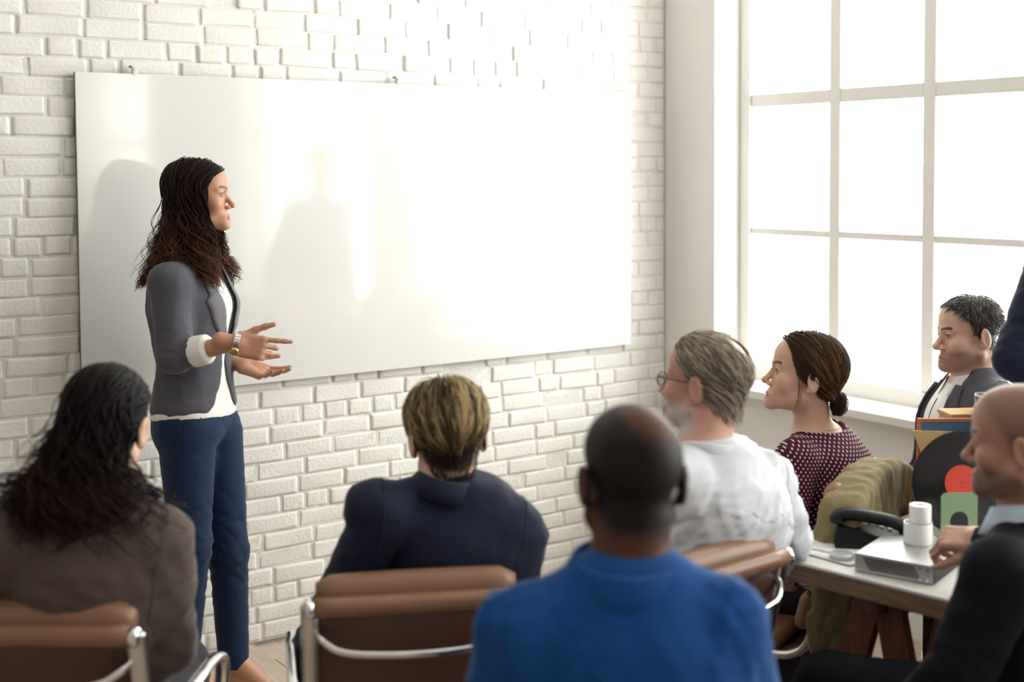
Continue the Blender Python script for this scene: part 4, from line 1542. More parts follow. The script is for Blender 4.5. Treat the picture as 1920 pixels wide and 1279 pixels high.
w1 = seated('person', 'seated woman in taupe jumper with dark brown half tied wavy hair, seen from behind', cA, (0.0, -0.06),
            dict(P1=(146, 925, 2.60), shL=(-6, 1002, 2.56), shR=(292, 1014, 2.64), elL=(-70, 1190, 2.66), elR=(305, 1200, 2.72), wrL=(-20, 1290, 2.9), wrR=(250, 1290, 2.95)),
            (at(202, 794, 2.70), head_frame(-5, -6, 4)), fem=True, curve=0.03, build=1.12, legs=dict(spread=-0.01))
w1.make_body(M['skin'], lambda L: face_paint(L, SKIN_F, (0.5, 0.16, 0.14), (0.04, 0.02, 0.015), (0.016, 0.009, 0.008)),
             hands=(('R', hand_frame(H(20), [0, 0, 1.0], True), hand_sdf(True, sc=0.93), 0.006), ('L', hand_frame(H(-20), [0, 0, 1.0], False), hand_sdf(False, sc=0.93), 0.006)), h_head=0.0048)
w1.eyes()
kf = top_sdf(w1, 0.016, (0.079, 0.072, 0.046), fold=(0.010, 0.19, 31), hem=-0.12, trap=0.05, sleeve=(1, 0.9), fdir=(0.25, 0, 1), fs=0.006)
kp = [w1.J[q] for q in ('P0', 'P1', 'shL', 'shR', 'elL', 'elR', 'wrL', 'wrR')]
jump = w1.cloth('jumper', kf, kp, 0.13, 0.0092, M['taupe_knit'], label='taupe knitted jumper')
mb = collar_band(w1.neck_bot + np.array([0, 0, 0.006]), w1.TR, [(0.004, -0.012), (0.006, 0.004), (0.010, 0.008), (0.014, 0.004), (0.016, -0.012)], -170, 170, rx=0.058, ry=0.06, dip=0.02)
o = w1.piece('neckband', mb, M['taupe_knit'], jump); solidify(o, 0.003)
armhole(w1, kf, 'R', M['seam_grey'], 0.0012)
trousers(w1, M['charcoal'], 0.012, (0.105, 0.078, 0.058), top=0.2)
shoes(w1, M['shoe'], 0.009)
keep = lambda L: (L[:, 2] > np.interp(L[:, 1], HAIRLINE_Y, HAIRLINE_Z) + 0.002) & (L[:, 2] > -0.065)
roots = scalp(4200, keep, 9)
r9 = np.random.default_rng(19); N = len(roots)
kfL = lambda P: kf(w1.toW(P).astype(F32))
w1_sdf = lambda P: np.minimum(SKULL(P), kfL(P))
tie = np.array([0.0, -0.115, 0.030], F32)            # where the upper hair is gathered
upper = roots[:, 2] > 0.0


def w1_field(P, t):
    d1 = tie - P; d1 = d1 / (np.linalg.norm(d1, axis=1)[:, None] + 1e-6)
    fall = np.stack([np.sign(P[:, 0]) * 0.06 - 0.05, -0.12 + 0 * P[:, 0], -1 + 0 * P[:, 0]], 1)
    w = (upper * (1 - sstep(0.30, 0.52, t + 0 * P[:, 0])))[:, None]
    side = np.stack([0 * P[:, 0], -0.8 * (P[:, 1] > -0.03), -0.8 + 0 * P[:, 0]], 1)
    return (d1 * w + (1 - w) * np.where((t < 0.3) & ~upper[:, None], side, fall)).astype(F32)


ln_ = np.where(upper, np.linalg.norm(roots - tie, axis=1) * 1.05 + 0.225, (roots[:, 2] + 0.20) * 1.05 + 0.04) + r9.uniform(-0.05, 0.05, N)
offr = r9.uniform(0.003, 0.022, N)
P_ = grow(roots, 26, (ln_ / 26).astype(F32), w1_field, w1_sdf, lambda t: (offr * (0.4 + 0.9 * t)).astype(F32), lambda t: 0.8 * max(0, 1 - t * 1.9), 12, 0.12)
tt_ = np.linspace(0, 1, 27)
ph = np.round(np.arctan2(roots[:, 0], -roots[:, 1]) * 6) * 1.7 + np.round(roots[:, 2] * 60) * 2.1 + r9.normal(0, 0.35, N)
am = 0.019 * sstep(0.40, 0.95, tt_)
P_ = P_ + np.stack([np.cos(tt_[None] * 24 + ph[:, None]) * am[None] - 0.028 * sstep(0.5, 1, tt_)[None] * (r9.random(N) < 0.4)[:, None], np.sin(tt_[None] * 24 + ph[:, None]) * am[None] - 0.006, np.sin(tt_[None] * 13 + ph[:, None] * 2) * am[None] * 0.4], 2)


def dark_col(seed, N, a, b, lo=0.5):
    def f(V, li, tt):
        r = np.random.default_rng(seed).uniform(0.65, 1.35, N)[li]
        w = (sstep(lo, 1.0, tt) * np.random.default_rng(seed + 1).uniform(0.0, 1.0, N)[li])[:, None]
        return np.clip((np.array(a) * (1 - w) + np.array(b) * w) * r[:, None], 0, 1)
    return f


w1.hair('hair', P_, r9.uniform(0.003, 0.010, N), dark_col(3, N, (0.006, 0.0035, 0.0045), (0.05, 0.02, 0.015)), M['hair'], taper=(0.7, 1.0, 0.3))
mb = MB(); c0 = w1.toW(np.array([0.072, -0.02, -0.125])); c1 = w1.toW(np.array([0.085, 0.0, -0.165]))
mb.tube(spline([c0, (c0 + c1) / 2 + w1.R[:, 0] * 0.006, c1], 10), 0.006, 8)
w1.piece('ear_pendant', mb, M['pink'], label='pink drop earring')

# ================================================================== blond person in the navy blazer
p2 = seated('person', 'seated person with short blond hair in a navy blazer, seen from behind', cB, (0.045, -0.055),
            dict(P1=(836, 912, 2.85), shL=(714, 964, 2.80), shR=(958, 1002, 2.86), elL=(628, 1160, 2.84), elR=(956, 1170, 2.90), wrL=(572, 1225, 3.02), wrR=(930, 1230, 3.1)),
            (at(838, 814, 2.90), head_frame(14, -2, -2)), fem=True, curve=0.03, build=1.0)
p2.make_body(M['skin'], lambda L: face_paint(L, SKIN_F, (0.5, 0.16, 0.14), (0.10, 0.06, 0.03), (0.03, 0.018, 0.012)),
             hands=(('R', hand_frame(H(20), [0, 0, 1.0], True), hand_sdf(True, sc=0.93), 0.006), ('L', hand_frame(H(8), [0, 0, 1.0], False), hand_sdf(False, (35, 35, 35, 35), sc=0.93), 0.006)), h_head=0.0045)
p2.eyes()
bz = top_sdf(p2, 0.018, (0.066, 0.060, 0.045), fold=(0.0065, 0.16, 41), hem=-0.10, po=0.018, pad=0.006, trap=0.046, sleeve=(1, 0.92), fdir=(-0.75, 0, 0.8), fs=0.008)
bp = [p2.J[q] for q in ('P0', 'P1', 'shL', 'shR', 'elL', 'elR', 'wrL', 'wrR')]
blz = p2.cloth('blazer', bz, bp, 0.13, 0.008, M['navy_wool'], label='navy blazer with stand up collar and padded shoulders')
mb = collar_band(p2.neck_bot + p2.TR @ np.array([0, -0.010, 0.036]), p2.TR, [(0.004, -0.02), (-0.002, 0.02), (0.001, 0.027), (0.006, 0.026), (0.018, 0.008), (0.030, -0.010)], -128, 128, rx=0.058, ry=0.064, dip=0.04)
o = p2.piece('collar', mb, M['navy_wool'], blz); solidify(o, 0.003)
for q in 'LR': armhole(p2, bz, q, M['seam'], 0.0018)
seam(p2, bz, [torso_pt(p2, 0, -0.15, s) for s in (0.93, 0.8, 0.6, 0.4, 0.2)], M['seam'], 'back_seam', 0.0012)
trousers(p2, M['navy_wool'], 0.012, (0.098, 0.074, 0.056), top=0.2)
shoes(p2, M['shoe'], 0.009)


def short_hair(g, n, keep, crown, length, off, colf, width, seed, down=0.35, side=0.0, fwd=0.0, S=9, jitter=0.18, stick=0.5, thick=0.4, lift=1.0, name='hair', arch=False):
    roots = scalp(n, keep, seed); r = np.random.default_rng(seed + 1); N = len(roots)
    L_ = length(roots, r); o_ = off(roots, r)
    P = grow(roots, S, (L_ / S).astype(F32), short_field(crown, down, side, fwd), SKULL, lambda t: (o_ * ((0.25 + 0.75 * math.sin(math.pi * (0.08 + 0.78 * t))) if arch else (0.35 + 0.65 * math.sin(min(1, t * lift) * math.pi * 0.5)))).astype(F32), lambda t: stick, seed, jitter)
    return g.hair(name, P, r.uniform(width[0], width[1], N), lambda V, li, tt: colf(roots, r, V, li, tt), M['hair'], thick=thick)


def p2_col(roots, r, V, li, tt):
    n = len(roots); z = roots[:, 2]
    rr_ = np.random.default_rng(6)
    an = np.arctan2(roots[:, 0], roots[:, 1] - 0.05); stk = 0.5 + 0.5 * np.sin(an * 23 + 2 * np.sin(an * 9) + rr_.normal(0, 0.7, n))
    blond = np.clip(sstep(-0.01, 0.055, z + rr_.normal(0, 0.018, n)), 0, 1) * (0.12 + 0.88 * sstep(0.25, 0.75, stk))
    a = np.array([0.030, 0.018, 0.012]); b = np.array([0.62, 0.45, 0.23])
    w = (blond[li] * (0.30 + 0.70 * sstep(0.0, 0.6, tt)) * (1 - 0.75 * sstep(-0.02, -0.055, V[:, 2])))[:, None]
    k = rr_.uniform(0.8, 1.15, n)[li][:, None]
    return np.clip((a * (1 - w) + b * w) * k, 0, 1)


def std_keep(shift=0.0, nape=-0.08):
    return lambda L: (L[:, 2] > np.interp(L[:, 1], HAIRLINE_Y, HAIRLINE_Z) + shift) & (L[:, 2] > nape)


short_hair(p2, 5200, lambda L: std_keep(0.0, -0.10)(L) | ((L[:, 1] < -0.055) & (L[:, 2] > -0.105) & (np.abs(L[:, 0]) < 0.045)), (0.0, 0.045, 0.125),
           lambda R_, r: np.interp(R_[:, 2], [-0.1, -0.03, 0.03, 0.11], [0.016, 0.030, 0.075, 0.115]) * r.uniform(0.50, 1.15, len(R_)),
           lambda R_, r: np.interp(R_[:, 2], [-0.1, -0.04, 0.03, 0.11], [0.003, 0.004, 0.016, 0.022]) * r.uniform(0.45, 1.1, len(R_)), p2_col, (0.0026, 0.005), 21, down=0.5, stick=0.6, arch=True, jitter=0.07, S=12)

# ================================================================== man in the blue shirt, nearest the camera
bf, br_ = H(2), H(-88)
P0 = at(1176, 1300, 2.10); P0[2] = 0.56
p3 = seated('person', 'man in bright blue collared shirt with close cropped hair and bald patch, seen from behind', None, None,
            dict(P1=(1178, 1072, 2.02), shL=(972, 1186, 1.99), shR=(1356, 1166, 2.03), elL=(925, 1470, 2.03), elR=(1402, 1450, 2.09), wrL=(980, 1560, 2.3), wrR=(1330, 1560, 2.33)),
            (at(1184, 893, 2.08), head_frame(10, 1, 2)), f=bf, r=br_, P0=P0, curve=0.03, build=1.08)


def p3_bald(L):
    e = ((L[:, 0] - 0.012) / 0.044) ** 2 + ((L[:, 1] + 0.035) / 0.058) ** 2
    return sstep(1.35, 0.55, e) * (L[:, 2] > 0.06)


p3.make_body(M['skin_deep'], lambda L: face_paint(L, SKIN_DARK, (0.16, 0.05, 0.045), (0.01, 0.007, 0.006), (0.010, 0.006, 0.006), bald=p3_bald, shift=-0.004, soft=0.02),
             hands=(('R', hand_frame(H(20), [0, 0, 1.0], True), hand_sdf(True), 0.006), ('L', hand_frame(H(-10), [0, 0, 1.0], False), hand_sdf(False), 0.006)), h_head=0.0045)
p3.eyes()
bs = top_sdf(p3, 0.014, (0.072, 0.066, 0.05), fold=(0.010, 0.17, 52), hem=-0.1, trap=0.052, sleeve=(1, 0.3), fdir=(0.9, 0, 0.35), fs=0.006)
bp = [p3.J[q] for q in ('P0', 'P1', 'shL', 'shR', 'elL', 'elR')]
sh3 = p3.cloth('shirt', bs, bp, 0.15, 0.009, M['blue_cotton'], label='bright blue collared shirt')
mb = collar_band(p3.neck_bot + p3.TR @ np.array([0, -0.010, 0.024]), p3.TR, [(-0.004, -0.025), (-0.002, 0.016), (0.003, 0.024), (0.009, 0.023), (0.022, -0.002), (0.034, -0.024)], -150, 150, rx=0.076, ry=0.074, dip=0.0)
o = p3.piece('collar', mb, M['blue_cotton'], sh3); solidify(o, 0.003)
trousers(p3, M['charcoal'], 0.012, (0.098, 0.074, 0.056), top=0.2)
shoes(p3, M['shoe'], 0.009)
ch = P0 - bf * (-0.06); make_chair((ch[0], ch[1], 0), chair_heading(bf), 'tan leather office chair hidden under the man in the blue shirt')

# ================================================================== grey haired man in the white shirt
p4 = seated('person', 'older man with grey hair, beard and spectacles in a white shirt, seen from behind', cC, (0.13, -0.09),
            dict(P1=(1330, 842, 3.06), shL=(1268, 905, 2.98), shR=(1430, 898, 3.21), elL=(1235, 1075, 2.98), elR=(1478, 1010, 3.26), wrL=(1150, 1120, 3.12), wrR=(1445, 1085, 3.34)),
            (at(1322, 716, 3.12), head_frame(56, 4, 3)), curve=0.045, build=1.12)
p4.make_body(M['skin'], lambda L: face_paint(L, SKIN_PINK, (0.5, 0.2, 0.17), (0.35, 0.32, 0.3), (0.36, 0.31, 0.27), stubble=((0.55, 0.50, 0.46), 0.8), shift=0.006,
             bald=lambda L: sstep(1.3, 0.5, ((L[:, 0] - 0.008) / 0.036) ** 2 + ((L[:, 1] + 0.055) / 0.042) ** 2) * (L[:, 2] > 0.05)),
             hands=(('R', hand_frame(H(60), [0, 0, 1.0], True), hand_sdf(True), 0.005), ('L', hand_frame(H(40), [0, 0, 1.0], False), hand_sdf(False), 0.005)), h_head=0.0028)
p4.eyes()
ws = top_sdf(p4, 0.020, (0.076, 0.066, 0.050), fold=(0.014, 0.15, 64), hem=-0.1, trap=0.048, sleeve=(1, 0.92), fdir=(-0.55, 0, 0.85), fs=0.009)
bp = [p4.J[q] for q in ('P0', 'P1', 'shL', 'shR', 'elL', 'elR', 'wrL', 'wrR')]
sh4 = p4.cloth('shirt', ws, bp, 0.20, 0.0078, M['pale_cotton'], label='creased white shirt')
mb = collar_band(p4.neck_bot + p4.TR @ np.array([0, -0.006, 0.012]), p4.TR, [(0.000, -0.008), (-0.002, 0.034), (0.001, 0.041), (0.006, 0.040), (0.010, 0.02), (0.015, -0.004)], -165, 165, rx=0.062, ry=0.068, dip=0.03)
o = p4.piece('collar', mb, M['pale_cotton'], sh4); solidify(o, 0.0025)
seam(p4, ws, [torso_pt(p4, a, -0.2, 0.80 - abs(a) * 0.1) for a in np.linspace(-0.17, 0.17, 9)], M['seam_white'], 'yoke_seam', 0.0010)
armhole(p4, ws, 'R', M['seam_white'], 0.0014)
trousers(p4, M['tan_trousers'], 0.012, (0.102, 0.078, 0.060), top=0.2)
shoes(p4, M['shoe'], 0.009)


def p4_col(roots, r, V, li, tt):
    n = len(roots); q = np.random.default_rng(8)
    base = np.where((q.random(n) < 0.42)[:, None], [[0.50, 0.42, 0.33]], np.where((q.random(n) < 0.5)[:, None], [[0.17, 0.13, 0.11]], [[0.30, 0.25, 0.21]]))
    return np.clip(base[li] * q.uniform(0.8, 1.2, n)[li][:, None] * np.interp(roots[:, 1], [-0.1, 0.02], [0.8, 1.15])[li][:, None], 0, 1)


bald4 = lambda L: ((L[:, 0] - 0.008) / 0.030) ** 2 + ((L[:, 1] + 0.055) / 0.036) ** 2 > 1
short_hair(p4, 5200, lambda L: std_keep(0.004, -0.085)(L) & (bald4(L) | (L[:, 2] < 0.05)), (0.0, 0.12, 0.10),
           lambda R_, r: np.interp(R_[:, 2], [-0.08, 0.0, 0.11], [0.030, 0.055, 0.05]) * r.uniform(0.8, 1.15, len(R_)),
           lambda R_, r: np.interp(R_[:, 2], [-0.08, 0.0, 0.11], [0.007, 0.015, 0.010]) * r.uniform(0.5, 1.1, len(R_)), p4_col, (0.0025, 0.0048), 33, down=0.45, stick=0.6, jitter=0.06, S=11)
# short beard of fine tufts along the jaw
skq = p4.headf
bd = fib_dirs(4200, 4) * 0.2
Pb = bd.astype(F32)
for _ in range(14):
    g_ = grad(skq, Pb, 0.002); Pb = (Pb - g_ * np.clip(skq(Pb), -0.03, 0.03)[:, None] * 0.8).astype(F32)
kb = (Pb[:, 2] < -0.045) & (Pb[:, 2] > -0.118) & (Pb[:, 1] > -0.005) & ~((np.abs(Pb[:, 0]) < 0.021) & (np.abs(Pb[:, 2] + 0.0755) < 0.010))
kb &= (Pb[:, 2] < -0.045 - 0.9 * np.clip(0.02 - np.abs(Pb[:, 0]) + 0, 0, 0.0)) & ((Pb[:, 2] < -0.062) | (Pb[:, 1] < 0.05) | (np.abs(Pb[:, 0]) > 0.012))
Pb = Pb[kb]; q_ = np.random.default_rng(3)
pb = np.stack([Pb, Pb + np.stack([Pb[:, 0] * 0.02, 0.001 + 0 * Pb[:, 0], -0.005 + 0 * Pb[:, 0]], 1), Pb + np.stack([Pb[:, 0] * 0.02, 0.001 + 0 * Pb[:, 0], -0.010 + 0 * Pb[:, 0]], 1)], 1)
p4.hair('beard', pb, q_.uniform(0.0008, 0.0014, len(Pb)), lambda V, li, tt: np.tile([0.50, 0.43, 0.38], (len(V), 1)) * q_.uniform(0.7, 1.1, len(Pb))[li][:, None], M['hair'], nsec=3)
# spectacles
g_rt = empty('spectacles', p4.root.location); g_rt.parent = p4.root; g_rt.location = (0, 0, 0)
fm = MB()
for s in (-1, 1):
    c = np.array([s * 0.033, 0.100, -0.004])
    loop = [c + np.array([math.cos(a) * 0.026, -abs(math.cos(a)) * 0.0 - (0.004 if math.cos(a) * s > 0.6 else 0), math.sin(a) * 0.017]) for a in np.linspace(0, 2 * math.pi, 28, endpoint=False)]
    fm.tube([p4.toW(p) for p in loop], 0.0014, 6, close=True)
    fm.tube([p4.toW(np.array(p)) for p in [(s * 0.059, 0.097, 0.004), (s * 0.074, 0.088, 0.006), (s * 0.0795, 0.02, 0.004), (s * 0.0815, -0.008, 0.008), (s * 0.082, -0.034, -0.006), (s * 0.078, -0.040, -0.026)]], [0.0016, 0.0022, 0.0022, 0.0022, 0.002, 0.002], 8)
fm.tube([p4.toW(np.array(p)) for p in [(-0.008, 0.101, 0.001), (0, 0.104, 0.004), (0.008, 0.101, 0.001)]], 0.0014, 6)
p4.piece('spectacle_frame', fm, M['spectacle'], g_rt)
for s in (-1, 1):
    mb = MB(); c = np.array([s * 0.033, 0.1, -0.004])
    ring = [c + np.array([math.cos(a) * 0.0255, 0, math.sin(a) * 0.0165]) for a in np.linspace(0, 2 * math.pi, 24, endpoint=False)]
    mb.add([p4.toW(p) for p in ring] + [p4.toW(p + [0, 0.0015, 0]) for p in ring], [tuple(range(24)), tuple(range(47, 23, -1))] + [(i, (i + 1) % 24, 24 + (i + 1) % 24, 24 + i) for i in range(24)])
    p4.piece('lens', mb, M['lens'], g_rt, smooth=False)

# ================================================================== woman in the polka dot dress
p5 = seated('person', 'seated woman in burgundy polka dot top, brown hair in a low bun', cD, (0.12, -0.12),
            dict(P1=(1540, 800, 3.78), shL=(1492, 862, 3.66), shR=(1556, 846, 3.93), elL=(1476, 1000, 3.62), elR=(1545, 990, 4.02), wrL=(1400, 1030, 3.72), wrR=(1440, 1020, 4.0)),
            (at(1507, 701, 3.76), head_frame(86, 9, 2)), fem=True, curve=0.03, build=1.0, headk=dict(mouth=0.0028, nose=0.8))
p5.make_body(M['skin'], lambda L: face_paint(L, SKIN_F, (0.50, 0.10, 0.10), (0.10, 0.05, 0.03), (0.045, 0.024, 0.014), blush=0.35, hairline=([-0.13, -0.07, -0.04, -0.022, -0.005, 0.012, 0.03, 0.045, 0.058, 0.07, 0.09], [-0.075, -0.07, -0.055, -0.03, -0.022, -0.018, -0.002, 0.03, 0.066, 0.088, 0.1])),
             hands=(('R', hand_frame(H(80), [0, 0, 1.0], True), hand_sdf(True, sc=0.93), 0.005), ('L', hand_frame(H(90), [0, 0, 1.0], False), hand_sdf(False, sc=0.93), 0.005)),
             h_head=0.0028, h_body=0.007)
p5.eyes(iris=(0.05, 0.06, 0.07), look=(4, 6))
mb = MB()
for i, x in enumerate(np.linspace(-0.0145, 0.0145, 8)):
    mb.box(p5.toW(np.array([x, 0.0875 - abs(x) * 0.25, -0.0735])), (0.004, 0.003, 0.006), p5.R, bev=0.0008)
p5.piece('teeth', mb, M['white_gloss'])
pd0 = top_sdf(p5, 0.010, (0.060, 0.054, 0.044), fold=(0.003, 0.10, 71), hem=-0.1, trap=0.042, sleeve=(1, 0.8), fs=0.005)
nk_ = union([(ell(p5.neck_bot + p5.TR @ np.array([0, 0.05, 0.052]), (0.098, 0.15, 0.062), p5.TR), 0)])
pdf = lambda P: smax(pd0(P), -nk_(P), 0.004)


def p5_uv(V):
    a, b, s = p5.loc(V.astype(F32))
    return np.stack([a - b, s * np.linalg.norm(p5.J['P1'] - p5.J['P0']), 0 * a], 1)


bp = [p5.J[q] for q in ('P0', 'P1', 'shL', 'shR', 'elL', 'elR', 'wrL', 'wrR')]
drs = p5.cloth('top', pdf, bp, 0.18, 0.0055, M['polka'], uv=p5_uv, label='burgundy top with white polka dots')
seam(p5, pdf, [torso_pt(p5, 0, -0.15, s) for s in (0.90, 0.8, 0.6, 0.4, 0.2)], M['seam'], 'zip', 0.0022, parent=drs)
trousers(p5, M['charcoal'], 0.012, (0.098, 0.074, 0.056), top=0.2)
shoes(p5, M['shoe'], 0.009)
# necklace
mb = MB(); nl = []
for a in np.linspace(0, 2 * math.pi, 40, endpoint=False):
    nl.append(p5.neck_bot + p5.TR @ np.array([math.sin(a) * 0.075, -math.cos(a) * 0.07 + 0.004, 0.028 - 0.025 * (0.5 - 0.5 * math.cos(a))]))
bodyf = lambda P: p5.full(P)
mb.tube(snap(bodyf, np.array(nl), 0.002), 0.0013, 5, close=True); p5.piece('necklace', mb, M['spectacle'], label='fine dark necklace')
# hair drawn back into a low bun
bun = np.array([0.0, -0.098, -0.066], F32)
HY5 = [-0.13, -0.07, -0.04, -0.022, -0.005, 0.012, 0.03, 0.045, 0.058, 0.07, 0.09]; HZ5 = [-0.075, -0.07, -0.055, -0.03, -0.022, -0.018, -0.002, 0.03, 0.066, 0.088, 0.1]
keep = lambda L: (L[:, 2] > np.interp(L[:, 1], HY5, HZ5)) & (L[:, 2] > -0.07)
roots = scalp(5600, keep, 27); q5 = np.random.default_rng(28); N = len(roots)
ln_ = np.linalg.norm(roots - bun, axis=1) * 1.22 + 0.01


def p5_field(P, t):
    d = bun - P; d = d / (np.linalg.norm(d, axis=1)[:, None] + 1e-6)
    drop = np.stack([np.sign(P[:, 0]) * 0.7 * sstep(0.02, 0.09, P[:, 2]), -0.45 + 0 * P[:, 0], -0.35 * sstep(0.0, 0.08, P[:, 2])], 1) * (1 - t)
    return (d + drop).astype(F32)


o5 = q5.uniform(0.003, 0.012, N)
P_ = grow(roots, 18, (ln_ / 18).astype(F32), p5_field, SKULL, lambda t: (o5 + 0.012 * math.sin(math.pi * min(1, t * 1.1)) * (0.3 + roots[:, 2].clip(0, 0.1) * 8)).astype(F32), lambda t: 0.7, 29, 0.05)


def p5_col(V, li, tt):
    r = np.random.default_rng(30); k = r.uniform(0.7, 1.3, N)[li][:, None]
    hl = (r.random(N) < 0.28)[li][:, None] * sstep(0.2, 0.7, tt)[:, None]
    return np.clip((np.array([0.060, 0.030, 0.016]) * (1 - hl) + np.array([0.26, 0.145, 0.06]) * hl) * k, 0, 1)


h5 = p5.hair('hair', P_, q5.uniform(0.0024, 0.0048, N), p5_col, M['hair'], taper=(0.7, 1.0, 0.6), thick=0.4)
bp_ = []
for k in range(150):
    a0 = q5.uniform(0, 6.28); R0 = q5.uniform(0.010, 0.035); R1 = 0.018
    ts = np.linspace(0, 1, 16); a = a0 + ts * 4.2; zz = q5.uniform(-1, 1) * math.sqrt(max(0, 1 - (R0 / 0.038) ** 2)) * 0.026
    bp_.append(np.stack([np.cos(a) * R0 * 1.15, np.full(16, zz) - 0.006, np.sin(a) * R0 * 1.0], 1) + bun + [0, -0.008, -0.004])
bp_ = np.array(bp_)
p5.hair('bun', bp_, q5.uniform(0.005, 0.009, 150), lambda V, li, tt: np.clip(np.array([0.055, 0.028, 0.016])[None] * q5.uniform(0.6, 1.6, 150)[li][:, None], 0, 1), M['hair'],
        sdf=ell(bun + np.array([0, -0.008, -0.004], F32), (0.034, 0.026, 0.034)))
fl_ = []                                             # loose strands before the ear
for s in (-1, 1):
    for k in range(10):
        y0 = 0.022 + q5.uniform(-0.006, 0.006)
        fl_.append(spline([(s * 0.068, y0, 0.02), (s * 0.075, y0 - 0.006, -0.03), (s * 0.070, y0 - 0.010, -0.07), (s * 0.064, y0 - 0.012 + q5.uniform(-.01, .01), -0.10 + q5.uniform(-.02, .02))], 12))
fl_ = np.array(fl_); p5.hair('loose_strands', fl_, 0.0011, lambda V, li, tt: np.tile([0.10, 0.05, 0.025], (len(V), 1)), M['hair'])

# ================================================================== man in the grey jacket by the window
gf, gr_ = H(96), H(6)
P0 = at(1765, 1080, 4.10); P0[2] = 0.56
p6 = seated('person', 'bearded man in grey jacket and white shirt seated by the window, looking left', None, None,
            dict(P1=(1838, 702, 4.11), shL=(1874, 764, 3.99), shR=(1800, 750, 4.27), elL=(1884, 905, 3.94), elR=(1800, 890, 4.30), wrL=(1740, 930, 3.92), wrR=(1705, 905, 4.15)),
            (at(1816, 624, 4.10), head_frame(97, -3, 0)), f=gf, r=gr_, P0=P0, curve=0.01, build=1.05, headk=dict(nose=1.2))
p6.make_body(M['skin'], lambda L: face_paint(L, SKIN_M, (0.42, 0.17, 0.14), (0.07, 0.045, 0.035), (0.075, 0.06, 0.055), stubble=((0.20, 0.13, 0.105), 0.62), shift=0.006),
             hands=(('R', hand_frame(H(95), [0, 0, 1.0], True), hand_sdf(True), 0.005), ('L', hand_frame(H(100), [0, 0, 1.0], False), hand_sdf(False), 0.005)), h_head=0.0026, h_body=0.009)
p6.eyes(look=(0, 0))
L6 = np.linalg.norm(p6.J['P1'] - p6.J['P0'])
jg0 = top_sdf(p6, 0.022, (0.072, 0.064, 0.050), fold=(0.006, 0.12, 81), hem=-0.08, pad=0.005, trap=0.047, sleeve=(1, 0.85), fs=0.007)


def open6(P):
    a, b, s = p6.loc(P)
    w = np.interp(s, [0, 0.2, 0.4, 0.6, 0.8, 1.0, 1.1], [0.12, 0.095, 0.090, 0.092, 0.088, 0.075, 0.06])
    return np.where(b > -0.01, w - np.abs(a), -0.05).astype(F32)


jgf = lambda P: smax(jg0(P), open6(P), 0.006)
bp = [p6.J[q] for q in ('P0', 'P1', 'shL', 'shR', 'elL', 'elR', 'wrL', 'wrR')]
jk6 = p6.cloth('jacket', jgf, bp, 0.13, 0.008, M['grey_wool'], label='grey jacket')
s6 = union([(p6.torso(0.009), 0)] + p6.traps(0.049, 0.05))
sf6 = p6.cloth('shirt', s6, [p6.J[q] for q in ('P0', 'P1', 'shL', 'shR')], 0.14, 0.007, M['white_cotton'], label='open necked white shirt')
mb = collar_band(p6.neck_bot + p6.TR @ np.array([0, 0.0, 0.012]), p6.TR, [(0.000, -0.01), (-0.001, 0.036), (0.002, 0.043), (0.006, 0.042), (0.014, 0.010), (0.022, -0.022)], -158, 158, rx=0.062, ry=0.068, dip=0.055)
o = p6.piece('shirt_collar', mb, M['white_cotton'], sf6); solidify(o, 0.0025)
mb = collar_band(p6.neck_bot + p6.TR @ np.array([0, -0.004, 0.006]), p6.TR, [(0.010, -0.01), (0.009, 0.026), (0.012, 0.030), (0.018, 0.027), (0.030, -0.014)], -115, 115, rx=0.062, ry=0.068, dip=0.05)
o = p6.piece('collar', mb, M['grey_wool'], jk6); solidify(o, 0.003)


def lapel6(cols):
    V = []; n = 22; C_ = np.array(cols)
    for s in np.linspace(C_[0, 0], C_[-1, 0], n):
        i0 = np.interp(s, C_[:, 0], C_[:, 1]); i1 = np.interp(s, C_[:, 0], C_[:, 2])
        for t in np.linspace(0, 1, 6): V.append(torso_pt(p6, i0 + (i1 - i0) * t, 0.26, s))
    V = on_surface(jg0, np.array(V), p6.TR[:, 1], 60) + p6.TR[:, 1] * np.tile([0.009, 0.007, 0.006, 0.006, 0.006, 0.004], n)[:, None]
    mb = MB(); mb.add(V, [(i * 6 + q, (i + 1) * 6 + q, (i + 1) * 6 + q + 1, i * 6 + q + 1) for i in range(n - 1) for q in range(5)])
    o = p6.piece('lapel', mb, M['grey_wool'], jk6); solidify(o, 0.004)


for sg in (-1, 1): lapel6([(0.3, sg * 0.090, sg * 0.098), (0.6, sg * 0.092, sg * 0.125), (0.74, sg * 0.090, sg * 0.150), (0.755, sg * 0.089, sg * 0.125), (0.9, sg * 0.078, sg * 0.100)])
seam(p6, s6, [torso_pt(p6, 0.004, 0.2, s) for s in (0.86, 0.7, 0.5, 0.3)], M['seam'], 'shirt_placket', 0.0018, parent=sf6)
armhole(p6, jgf, 'L', M['seam_grey'])
trousers(p6, M['charcoal'], 0.012, (0.102, 0.078, 0.060), top=0.2)
shoes(p6, M['shoe'], 0.009)
mk_ = lambda a: (lambda roots, r, V, li, tt: np.clip(np.where((np.random.default_rng(9).random(len(roots)) < a)[li][:, None], [[0.24, 0.22, 0.21]], [[0.040, 0.032, 0.030]]) * np.random.default_rng(10).uniform(0.7, 1.3, len(roots))[li][:, None], 0, 1))
